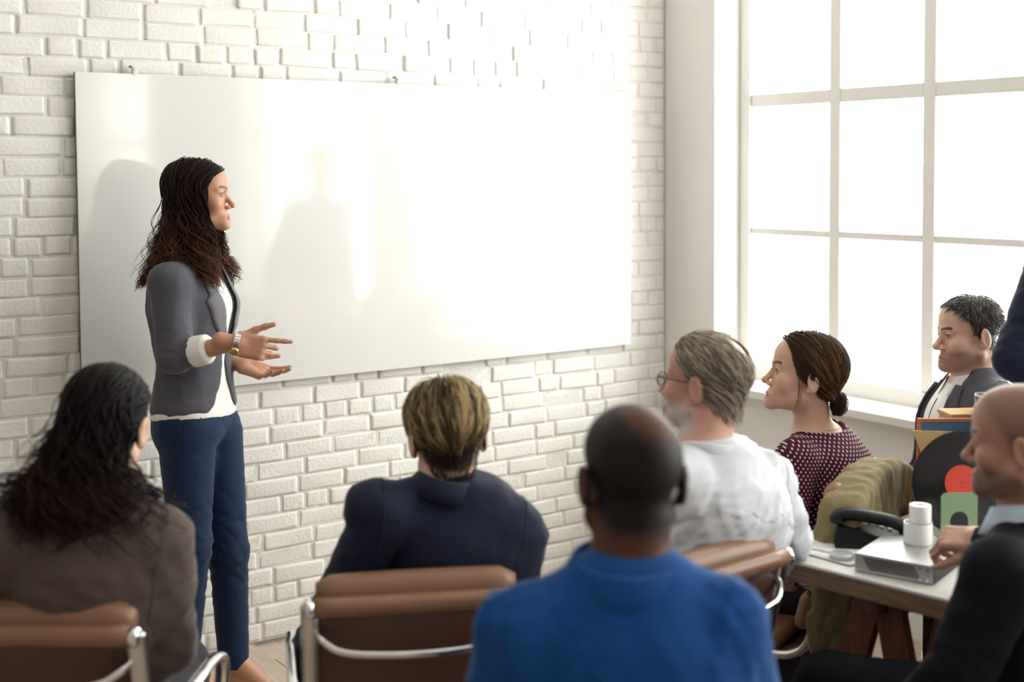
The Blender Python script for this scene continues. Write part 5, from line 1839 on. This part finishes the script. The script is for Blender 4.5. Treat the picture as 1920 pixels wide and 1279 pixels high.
short_hair(p6, 4600, lambda L: std_keep(0.008, -0.078)(L), (0.0, -0.03, 0.12), lambda R_, r: np.interp(R_[:, 2], [-0.08, 0.02, 0.11], [0.012, 0.02, 0.028]) * r.uniform(0.8, 1.2, len(R_)),
           lambda R_, r: np.interp(R_[:, 2], [-0.08, 0.02, 0.11], [0.003, 0.006, 0.009]) * r.uniform(0.6, 1.2, len(R_)), mk_(0.30), (0.0018, 0.0034), 43, down=0.2, jitter=0.3, stick=0.25, S=5)
make_chair((P0[0] - gf[0] * -0.05, P0[1] - gf[1] * -0.05, 0), chair_heading(gf), 'tan leather office chair of the bearded man by the window')

# ================================================================== man in the dark suit, right
df, dr_ = H(58), H(-32)
P0 = at(1905, 1330, 2.72); P0[2] = 0.545
p7 = seated('person', 'man with shaved head in dark suit resting a hand on the metal case', None, None,
            dict(P1=(1945, 985, 2.64), shL=(1878, 1085, 2.52), shR=(1998, 1062, 2.82), elL=(1800, 1262, 2.52), elR=(1945, 1130, 2.93), wrL=(1700, 1345, 2.66), wrR=(1842, 1012, 2.955)),
            (at(1914, 826, 2.65), head_frame(60, -4, 0)), f=df, r=dr_, P0=P0, curve=0.02, build=1.05, legs=dict(fwd=0.44, spread=0.05), headk=dict(nose=1.1))
h7 = hand_frame(at(1752, 1010, 3.0) - p7.J['wrR'], np.array([0, 0, 1.0]) + H(150) * 0.5, True)
p7.make_body(M['skin'], lambda L: face_paint(L, SKIN_MID, (0.40, 0.17, 0.14), (0.06, 0.04, 0.03), (0.25, 0.135, 0.10), soft=0.03, stubble=((0.13, 0.075, 0.055), 0.65), shift=0.004),
             hands=(('R', h7, hand_sdf(True, (48, 52, 56, 60), (30, 18, 14), 3, 0.95), 0.0035), ('L', hand_frame(H(95), [0, 0, 1.0], False), hand_sdf(False, (30, 30, 30, 30)), 0.005)), h_head=0.0028)
p7.eyes(look=(0, 0))
L7 = np.linalg.norm(p7.J['P1'] - p7.J['P0'])
js0 = top_sdf(p7, 0.022, (0.074, 0.066, 0.050), fold=(0.005, 0.14, 91), hem=-0.08, pad=0.005, trap=0.048, sleeve=(1, 0.90), fs=0.008)


def open7(P):
    a, b, s = p7.loc(P)
    w = np.interp(s, [0, 0.2, 0.4, 0.6, 0.8, 1.0, 1.1], [0.10, 0.04, 0.035, 0.05, 0.06, 0.062, 0.06])
    return np.where(b > 0.0, w - np.abs(a), -0.05).astype(F32)


jsf = lambda P: smax(js0(P), open7(P), 0.006)
bp = [p7.J[q] for q in ('P0', 'P1', 'shL', 'shR', 'elL', 'elR', 'wrL', 'wrR')]
jk7 = p7.cloth('suit_jacket', jsf, bp, 0.13, 0.009, M['black_wool'], label='dark navy suit jacket')
s7 = union([(p7.torso(0.008), 0)] + p7.traps(0.048, 0.05))
sf7 = p7.cloth('shirt', s7, [p7.J[q] for q in ('P0', 'P1', 'shL', 'shR')], 0.14, 0.008, M['skyblue_cotton'], label='light blue shirt')
mb = collar_band(p7.neck_bot + p7.TR @ np.array([0, -0.004, 0.036]), p7.TR, [(0.000, -0.03), (-0.001, 0.038), (0.002, 0.046), (0.006, 0.045), (0.013, 0.014), (0.020, -0.014)], -160, 160, rx=0.063, ry=0.069, dip=0.04)
o = p7.piece('shirt_collar', mb, M['skyblue_cotton'], sf7); solidify(o, 0.0025)
mb = collar_band(p7.neck_bot + p7.TR @ np.array([0, -0.008, 0.022]), p7.TR, [(0.012, -0.03), (0.009, 0.026), (0.012, 0.030), (0.018, 0.027), (0.034, -0.016)], -115, 115, rx=0.063, ry=0.069, dip=0.05)
o = p7.piece('collar', mb, M['black_wool'], jk7); solidify(o, 0.003)
cu0, cu1 = sleeve_end(p7, 'R', 0.86), sleeve_end(p7, 'R', 0.97)
mb = MB(); mb.tube([cu0, (cu0 + cu1) / 2, cu1], [0.040, 0.038, 0.037], 20); p7.piece('shirt_cuff', mb, M['white_cotton'], sf7)
trousers(p7, M['black_wool'], 0.012, (0.104, 0.080, 0.060), top=0.2)
shoes(p7, M['shoe'], 0.009)
make_chair((P0[0] - df[0] * -0.05, P0[1] - df[1] * -0.05, 0), chair_heading(df), 'tan leather office chair of the man in the dark suit at right')

# ================================================================== person standing at the window, only an arm in view
sf, sr_ = H(12), H(-78)
shl8 = at(1984, 474, 3.48)
P1 = shl8 + sr_ * 0.18 + np.array([0, 0, 0.07])
P0 = P1 - np.array([0, 0, 0.54])
J = dict(P0=P0, P1=P1)
for q, s in (('L', -1), ('R', 1)):
    J['sh' + q] = J['P1'] + sr_ * s * 0.18 + np.array([0, 0, -0.07])
    J['hip' + q] = P0 + sr_ * s * 0.09; J['kn' + q] = J['hip' + q] * [1, 1, 0] + sf * 0.02 + np.array([0, 0, 0.5]); J['an' + q] = J['kn' + q] * [1, 1, 0] - sf * 0.02 + np.array([0, 0, 0.095])
    J['to' + q] = J['an' + q] + sf * 0.14 + np.array([0, 0, -0.06])
J['shL'] = shl8; J['elL'] = at(1908, 672, 3.44); J['wrL'] = at(2010, 742, 3.36)
J['elR'] = J['shR'] + np.array([0, 0, -0.28]) + sr_ * 0.05; J['wrR'] = J['elR'] + sf * 0.03 + np.array([0, 0, -0.24])
p8 = Fig('person', 'standing person at the picture edge beside the window, only a dark navy sleeve in view', (P0[0], P0[1]), J, (P0 + np.array([0, 0, 0.54 + 0.20]) + sf * 0.04, head_frame(20, 0, 0)))
p8.make_body(M['skin'], lambda L: face_paint(L, SKIN_M, (0.42, 0.17, 0.14), (0.05, 0.03, 0.02), (0.03, 0.02, 0.02)),
             hands=(('R', hand_frame(sf, [0, 0, 1.0], True), hand_sdf(True), 0.006), ('L', hand_frame(J['wrL'] - J['elL'], [0, 0, 1.0], False), hand_sdf(False), 0.006)), h_head=0.005, h_body=0.014)
p8.eyes()
j8 = top_sdf(p8, 0.02, (0.072, 0.062, 0.048), fold=(0.004, 0.10, 95), hem=-0.05, pad=0.004, trap=0.048, sleeve=(1, 0.9), fs=0.008)
p8.cloth('jacket', j8, [J[q] for q in ('P0', 'P1', 'shL', 'shR', 'elL', 'elR', 'wrL', 'wrR')], 0.13, 0.008, M['navy_wool'], label='dark navy jacket')
trousers(p8, M['charcoal'], 0.012, (0.100, 0.074, 0.060), top=0.2)
shoes(p8, M['shoe'], 0.009)
short_hair(p8, 900, lambda L: std_keep(0.004, -0.08)(L), (0.0, -0.03, 0.12), lambda R_, r: 0.03 + 0 * R_[:, 0], lambda R_, r: 0.008 + 0 * R_[:, 0], mk_(0.0), (0.006, 0.009), 44, S=5)

# ================================================================== table and what lies on it
TZ = 0.75
ta = np.array([-1.495, -2.145]); tu = nrm(np.array([0.16, -0.985, 0]))[:3]; tv = np.array([-tu[1], tu[0], 0])
T0 = np.array([ta[0], ta[1], 0.0])
TL, TD = 1.25, 0.70
TR3 = np.stack([tu, tv, [0, 0, 1]], 1)


def tp_(a, b, z=0.0): return T0 + tu * a + tv * b + np.array([0, 0, TZ + z])


table = empty('trestle_table', T0 + tu * TL / 2 + tv * TD / 2, 'trestle table with pale worn top, plywood edge and red brown wooden trestles', 'table')
tb = table.location
MB().box(tp_(TL / 2, TD / 2, -0.004), (TL, TD, 0.008), TR3, bev=0.002).build('tabletop', M['table_top'], table, off=tb)
MB().box(tp_(TL / 2, TD / 2, -0.030), (TL - 0.002, TD - 0.002, 0.044), TR3, bev=0.002).build('tabletop_core', M['table_edge'], table, off=tb)
for k, a in enumerate((0.20, 1.0)):
    MB().box(tp_(a, TD / 2, -0.077), (0.06, TD - 0.10, 0.05), TR3, bev=0.004).build('trestle_beam', M['trestle'], table, off=tb)
    for b, lean in ((0.11, -1), (TD - 0.11, 1)):
        for s in (-1, 1):
            p0 = tp_(a + s * 0.02, b, -0.06); p1 = tp_(a + s * 0.19, b + lean * 0.03, -TZ + 0.001)
            ax = nrm(p1 - p0); R = np.stack([np.cross(tv, ax), tv, ax], 1)
            R[:, 0] = nrm(R[:, 0]); R[:, 1] = np.cross(R[:, 2], R[:, 0])
            o = MB().box((p0 + p1) / 2, (0.072, 0.034, np.linalg.norm(p1 - p0)), R, bev=0.003)
            o.V = [(x, y, max(z, 0.0)) for x, y, z in o.V]
            o.build('trestle_leg', M['trestle'], table, off=tb)
        MB().box(tp_(a, b + lean * 0.02, -0.52), (0.26, 0.022, 0.05), TR3, bev=0.003).build('cross_brace', M['trestle'], table, off=tb)


MB().box(tp_(TL / 2, TD - 0.06, -0.385), (TL - 0.06, 0.018, 0.65), TR3, bev=0.002).build('shade_panel', M['table_shade'], table, off=tb)  # added panel behind the trestles, its dark colour standing in for shade


def frame_at(px, py, yaw, z=TZ):
    """spot on the table seen at (px, py) and axes turned yaw degrees left of the view"""
    p = onz(px, py, z); f = H(yaw); r = H(yaw - 90)
    return p, np.stack([r, f, [0, 0, 1]], 1)


# metal case with rows of slots along the front
c0 = onz(1602, 1072, TZ); c1 = onz(1749, 1099, TZ)
cu = nrm(c1 - c0); cv = np.array([-cu[1], cu[0], 0]); CW = np.linalg.norm(c1 - c0); CD, CHT = 0.215, 0.044
CR = np.stack([cu, cv, [0, 0, 1]], 1)
case = empty('metal_case', c0 + cu * CW / 2 + cv * CD / 2, 'flat silver metal case with rows of vent slots lying on the table', 'electronics')
co = case.location


def cp(a, b, z): return c0 + cu * a + cv * b + np.array([0, 0, z])


MB().box(cp(CW / 2, CD / 2, CHT / 2 + 0.002), (CW, CD, CHT), CR, bev=0.0015).build('case_body', M['steel'], case, off=co)
ve = MB()
for r_ in range(5):
    for k in range(22):
        a = 0.024 + k * (CW * 0.66) / 22 + r_ * 0.0035
        ve.box(cp(a, -0.0002, CHT - 0.007 - r_ * 0.0062), (0.0036, 0.0014, 0.0044), CR)
ve.build('vent_slots', M['dark_hole'], case, off=co)
for a in (CW * 0.84, CW - 0.012):
    for z in (0.010, CHT - 0.008):
        mb = MB(); mb.lathe([(0, 0.001), (0.0028, 0.001), (0.0032, -0.001)], cp(a, -0.0005, z), 10, rot=np.stack([cu, [0, 0, 1], -cv], 1)); mb.build('screw', M['chrome'], case, off=co)
MB().box(cp(CW + 0.0006, CD / 2, CHT / 2), (0.0015, CD - 0.004, CHT - 0.004), CR).build('end_panel', M['black_plastic'], case, off=co)

# two white pots, the narrow one standing in the wide one's place behind it
def pot(px, py, z, r, h, label):
    p = onz(px, py, z); o = MB()
    o.lathe([(0, 0.0), (r * 0.93, 0.0), (r, 0.004), (r, h - 0.003), (r * 0.985, h), (r * 0.93, h), (r * 0.91, h - 0.004), (r * 0.90, h - 0.02), (0, h - 0.022)], (0, 0, 0), 32)
    ob = o.build('paper_roll', M['white_gloss'], None, True, angle=40); ob.location = p
    return tag(ob, label, 'roll', 'white cylinders on the metal case')


zt = TZ + CHT + 0.0025
pot(1721, 1018, zt, 0.0345, 0.052, 'wide short white cylinder standing on the silver case')
pp = onz(1721, 1018, zt)
ob = MB().lathe([(0, 0), (0.0255, 0), (0.0265, 0.003), (0.0265, 0.040), (0.0255, 0.043), (0.012, 0.043), (0.011, 0.041), (0.011, 0.03), (0, 0.03)], (0, 0, 0), 32).build('paper_roll', M['white_gloss'], None, True, angle=40)
ob.location = (pp[0] + 0.004, pp[1] - 0.003, zt + 0.0525); tag(ob, 'narrow white cylinder on top of the wide white one', 'roll', 'white cylinders on the metal case')

# desk telephone
p, R = frame_at(1632, 1018, 78)
ph = empty('desk_telephone', p, 'black desk telephone with its handset on the cradle behind the papers', 'telephone')
pl = lambda x, y, z: p + R @ np.array([x, y, z * 0.92])
prf = [(-0.09, 0.0), (0.09, 0.0), (0.095, 0.02), (0.085, 0.058), (0.02, 0.05), (-0.05, 0.03), (-0.095, 0.018)]
mb = MB(); mb.prism([(a, b) for a, b in prf], 0.17, (pl(-0.085, 0, 0), R[:, 1], R[:, 2], R[:, 0])); mb.build('telephone_base', M['black_plastic'], ph, off=p)
mb = MB(); mb.tube([pl(-0.050 + 0.0, y, z) for y, z in spline([(-0.085, 0.045), (-0.082, 0.062), (-0.05, 0.078), (0.0, 0.088), (0.05, 0.094), (0.082, 0.088), (0.088, 0.070)], 22)], [0.019] * 3 + [0.0165] * 16 + [0.019] * 3, 12, flat=(R[:, 0], 1.35)); mb.build('handset', M['black_plastic'], ph, True, off=p)
ky = MB()
for i in range(3):
    for k in range(4): ky.box(pl(0.02 + i * 0.022, -0.05 + k * 0.022, 0.0355 + k * 0.0055), (0.014, 0.012, 0.008), R, bev=0.002)
ky.build('keypad', M['steel'], ph, off=p)
mb = MB().box(pl(0.045, 0.055, 0.062), (0.07, 0.035, 0.004), R); mb.build('display', M['steel'], ph, off=p)
mb = MB(); pts = [pl(-0.085 - 0.02 * math.sin(t * 3), -0.10 + 0.01 * math.cos(t * 40), 0.010 + 0.006 * math.sin(t * 40)) + R[:, 1] * (-0.09 * t) * 0.6 for t in np.linspace(0, 1, 120)]
mb.tube(pts, 0.0022, 5); mb.build('cord', M['black_plastic'], ph, True, off=p)

# papers
for k, (px, py, yaw, w, h, lab) in enumerate(((1580, 1022, 52, 0.21, 0.297, 'white paper sheet topmost on the loose papers at the table corner'), (1560, 1030, 38, 0.21, 0.297, 'white paper sheet lying under another sheet at the table corner'))):
    q, R = frame_at(px, py, yaw, TZ + 0.002 + 0.0016 * (1 - k))
    V = []; nx, ny = 6, 8
    for j in range(ny):
        for i in range(nx):
            x, y = (i / (nx - 1) - 0.5) * w * 0.8, (j / (ny - 1) - 0.5) * h * 0.8
            V.append(q + R @ np.array([x, y, 0.0008 * math.sin(j * 0.9 + k) + 0.001 * (i == 0) + 0.0006]))
    o = mesh_obj('paper_sheet', V, [(j * nx + i, j * nx + i + 1, (j + 1) * nx + i + 1, (j + 1) * nx + i) for j in range(ny - 1) for i in range(nx - 1)], M['paper'], None, True)
    solidify(o, 0.0005, 1); tag(o, lab, 'paper', 'papers on the table corner')
q = onz(1578, 1050, TZ)
mb = MB(); mb.lathe([(0, 0.0), (0.028, 0.0), (0.030, 0.003), (0.030, 0.014), (0.026, 0.018), (0.0, 0.018)], (0, 0, 0), 28)
o = mb.build('round_tin', M['steel'], None, True, angle=40); o.location = q + np.array([0, 0, 0.0005]); tag(o, 'small round metal tin under the edge of the papers', 'tin')

# green bookend with an arched cut-out
p, R = frame_at(1798, 1024, 4)
be = empty('bookend', p, 'green metal bookend with an arched opening standing in front of the record', 'bookend')
W_, Hh = 0.096, 0.138
oc = [(-W_ / 2, 0), (-W_ / 2, Hh - 0.012)] + [(-W_ / 2 + 0.012 - 0.012 * math.cos(a), Hh - 0.012 + 0.012 * math.sin(a)) for a in np.linspace(0.3, math.pi / 2, 4)] + \
     [(W_ / 2 - 0.012 + 0.012 * math.sin(a), Hh - 0.012 + 0.012 * math.cos(a)) for a in np.linspace(0, math.pi / 2 - 0.3, 4)] + [(W_ / 2, Hh - 0.012), (W_ / 2, 0)]
aw, ah = 0.024, 0.066
ic = [(aw, 0), (aw, ah)] + [(aw * math.cos(a), ah + aw * math.sin(a)) for a in np.linspace(0, math.pi, 13)[1:-1]] + [(-aw, ah), (-aw, 0)]
mb = MB(); poly = oc + ic
mb.prism(poly[:], 0.003, (p, R[:, 0], R[:, 2], R[:, 1])); mb.build('upright', M['green'], be, off=p)
MB().box(p + R @ np.array([0, 0.055, 0.001]), (0.046, 0.10, 0.002), R).build('foot', M['green'], be, off=p)

# record standing on edge, with its sleeves behind
p, R = frame_at(1806, 1004, 6)
RR = 0.136; tilt = rad(6)
Rt = R @ np.array([[1, 0, 0], [0, math.cos(tilt), math.sin(tilt)], [0, -math.sin(tilt), math.cos(tilt)]])
rec = empty('vinyl_record', p, 'black vinyl record with a red centre label standing on edge', 'record')
ctr = p + Rt @ np.array([0, 0, RR + 0.002])
Rl = np.stack([Rt[:, 0], Rt[:, 2], -Rt[:, 1]], 1)
prof_ = [(0.0035, 0.0012), (0.049, 0.0012), (0.050, 0.0008)]
r_ = 0.052
while r_ < RR - 0.006: prof_ += [(r_, 0.0012), (r_ + 0.0012, 0.0006)]; r_ += 0.0028
prof_ += [(RR - 0.003, 0.0014), (RR, 0.0), (RR - 0.003, -0.0014), (0.0035, -0.0012)]
MB().lathe(prof_, ctr, 72, rot=Rl).build('disc', M['vinyl'], rec, True, off=p, angle=60)
MB().lathe([(0.0035, 0.0016), (0.045, 0.0016), (0.0465, 0.0012)], ctr, 48, rot=Rl).build('label', M['red_label'], rec, False, off=p)


def slab(name, px, py, d, yaw, w, h, t, lean, mat, label, cat, roll=0.0, z=None, rest=False):
    """flat piece standing on its lower edge; (px, py) its upper left corner, d its distance"""
    f, r = H(yaw), H(yaw - 90)
    up = nrm(np.array([0, 0, 1.0]) * math.cos(rad(lean)) + f * math.sin(rad(lean)))
    r2 = nrm(r * math.cos(rad(roll)) - up * math.sin(rad(roll))); up = nrm(up - r2 * (up @ r2)); n = np.cross(r2, up)
    tl = at(px, py, d); R = np.stack([r2, -n, up], 1)
    c = tl + r2 * w / 2 - up * h / 2
    return c, R


# stand behind: a low crate of sleeves that the record and covers lean on
p, R = frame_at(1845, 985, 6, TZ)
cr_o = p + R @ np.array([0.03, 0.10, 0])
crate = empty('record_crate', cr_o, 'low honey coloured wooden crate holding record covers behind the record', 'crate')
cl = lambda x, y, z: cr_o + R @ np.array([x, y, z])
for y in (-0.055, 0.055): MB().box(cl(0, y, 0.06), (0.30, 0.010, 0.12), R, bev=0.002).build('side_board', M['honey_wood'], crate, off=cr_o)
for x in (-0.145, 0.145): MB().box(cl(x, 0, 0.06), (0.010, 0.10, 0.12), R, bev=0.002).build('end_board', M['honey_wood'], crate, off=cr_o)
MB().box(cl(0, 0, 0.004), (0.28, 0.10, 0.008), R).build('base_board', M['honey_wood'], crate, off=cr_o)


def cover(y, w, h, z0, x0, mat, name, label, cat, lean=4, roll=0.0, border=None):
    c = cl(x0, y, z0 + h / 2); a = rad(lean); b = rad(roll)
    Rx = R @ np.array([[1, 0, 0], [0, math.cos(a), math.sin(a)], [0, -math.sin(a), math.cos(a)]]) @ np.array([[math.cos(b), 0, math.sin(b)], [0, 1, 0], [-math.sin(b), 0, math.cos(b)]])
    if border is None:
        o = MB().box((0, 0, 0), (w, 0.004, h), Rx, bev=0.001).build(name, mat); o.location = c; return tag(o, label, cat)
    e = empty(name, c, label, cat)
    MB().box(Rx @ np.array([0, 0, 0]), (w - 0.012, 0.005, h - 0.012), Rx).build('cover_sheet', mat, e)
    fr_ = MB(); q = 0.009
    for (x, z, sx, sz) in ((0, h / 2 - q / 2, w, q), (0, -h / 2 + q / 2, w, q), (-w / 2 + q / 2, 0, q, h - 2 * q), (w / 2 - q / 2, 0, q, h - 2 * q)): fr_.box(Rx @ np.array([x, 0, z]), (sx, 0.010, sz), Rx, bev=0.001)
    fr_.build('frame', border, e)
    return e


sl = MB(); sl.prism([(-0.160, 0.238), (0.13, 0.222), (0.13, 0.0), (-0.055, 0.0)], 0.004, (cl(-0.045, -0.030, 0.012), R[:, 0], R[:, 2], R[:, 1]))
tag(sl.build('record_sleeve', M['kraft']), 'yellow paper sleeve with a pointed corner behind the black record', 'record sleeve')
cover(-0.004, 0.26, 0.262, 0.012, -0.050, M['blue_card'], 'framed_cover', 'blue cover in an orange wooden frame behind the yellow sleeve', 'picture frame', 3, 1.5, M['orange'])
wbx = empty('wooden_box', cl(0.080, 0.115, 0), 'honey wood box standing upright behind the blue framed cover, a dark mug on top', 'box')
MB().box(cl(0.080, 0.115, 0.13), (0.25, 0.088, 0.260), R, bev=0.002).build('box_body', M['honey_wood'], wbx, off=wbx.location)
MB().box(cl(0.080, 0.115, 0.2665), (0.258, 0.096, 0.012), R, bev=0.002).build('lid', M['honey_wood'], wbx, off=wbx.location)
cover(-0.078, 0.16, 0.105, 0.001, 0.075, M['paper'], 'paper_card', 'white card standing behind the green bookend', 'paper', 5, 0)

# khaki jacket over the back of the chair in front of the polka dot woman's
loc, f, r = cD
kr = np.stack([r, f, [0, 0, 1]], 1)
k0 = np.array([loc[0], loc[1], 0]) - f * 0.315
fdk = folds(127, 0.12, (1.3, 0.5, 0.12), 2, kr)


def khaki(P):
    q = (P - k0.astype(F32)) @ kr.astype(F32)
    x, y, z = q[:, 0], q[:, 1], q[:, 2]
    w = 0.268 + 0.04 * sstep(0.85, 0.55, z) - 0.03 * sstep(0.86, 0.93, z)
    top = 0.915 - 0.05 * (x / 0.25) ** 2
    yc = -0.010 + 0.10 * (0.86 - z) * 0.35
    e = np.stack([np.abs(x) - w + 0.03, np.abs(y - yc) - 0.030, np.abs(z - (top + 0.45) / 2) - (top - 0.45) / 2 + 0.03], 1)
    d = np.sqrt((np.maximum(e, 0) ** 2).sum(1)) + np.minimum(e.max(1), 0) - 0.03
    return (d - 0.016 * fdk(P) * (0.5 + sstep(0.92, 0.70, z)))


V, Q = mesh_sdf(khaki, k0 + np.array([-0.45, -0.45, 0.40]), k0 + np.array([0.45, 0.45, 1.02]), 0.0075)
kj = empty('khaki_jacket', k0, 'khaki cotton jacket draped over the chair back behind the table', 'jacket')
mesh_obj('jacket_cloth', V, Q, M['khaki'], kj, True, off=k0)
for s in (1,):
    mb = MB(); pts = spline([k0 + kr @ np.array(v) for v in ((s * 0.235, -0.03, 0.84), (s * 0.275, -0.045, 0.70), (s * 0.28, -0.03, 0.50), (s * 0.265, 0.0, 0.33))], 16)
    mb.tube(pts, [0.042, 0.05, 0.052, 0.053, 0.05, 0.052, 0.054, 0.052, 0.05, 0.052, 0.05, 0.049, 0.05, 0.048, 0.046, 0.045], 14, flat=(f, 0.55)); mb.build('sleeve', M['khaki'], kj, True, off=k0)

# dark mug on the wooden box
mg = cl(0.080, 0.115, 0.2735)
mug = empty('mug', mg, 'dark navy mug with a white rim standing on the wooden box', 'mug')
MB().lathe([(0, 0.0), (0.031, 0.0), (0.034, 0.003), (0.035, 0.040), (0.0345, 0.043), (0.031, 0.043), (0.030, 0.008), (0, 0.006)], mg, 32).build('cup', M['navy_ceramic'], mug, True, off=mg, angle=40)
MB().lathe([(0.0352, 0.040), (0.0352, 0.0455), (0.031, 0.0455), (0.0305, 0.040)], mg, 32).build('rim', M['white_gloss'], mug, True, off=mg, angle=40)
MB().tube([mg + R @ np.array([0.034 + 0.020 * math.sin(a), 0, 0.023 + 0.014 * math.cos(a)]) for a in np.linspace(0.15, math.pi - 0.15, 12)], 0.004, 8).build('mug_handle', M['navy_ceramic'], mug, True, off=mg)
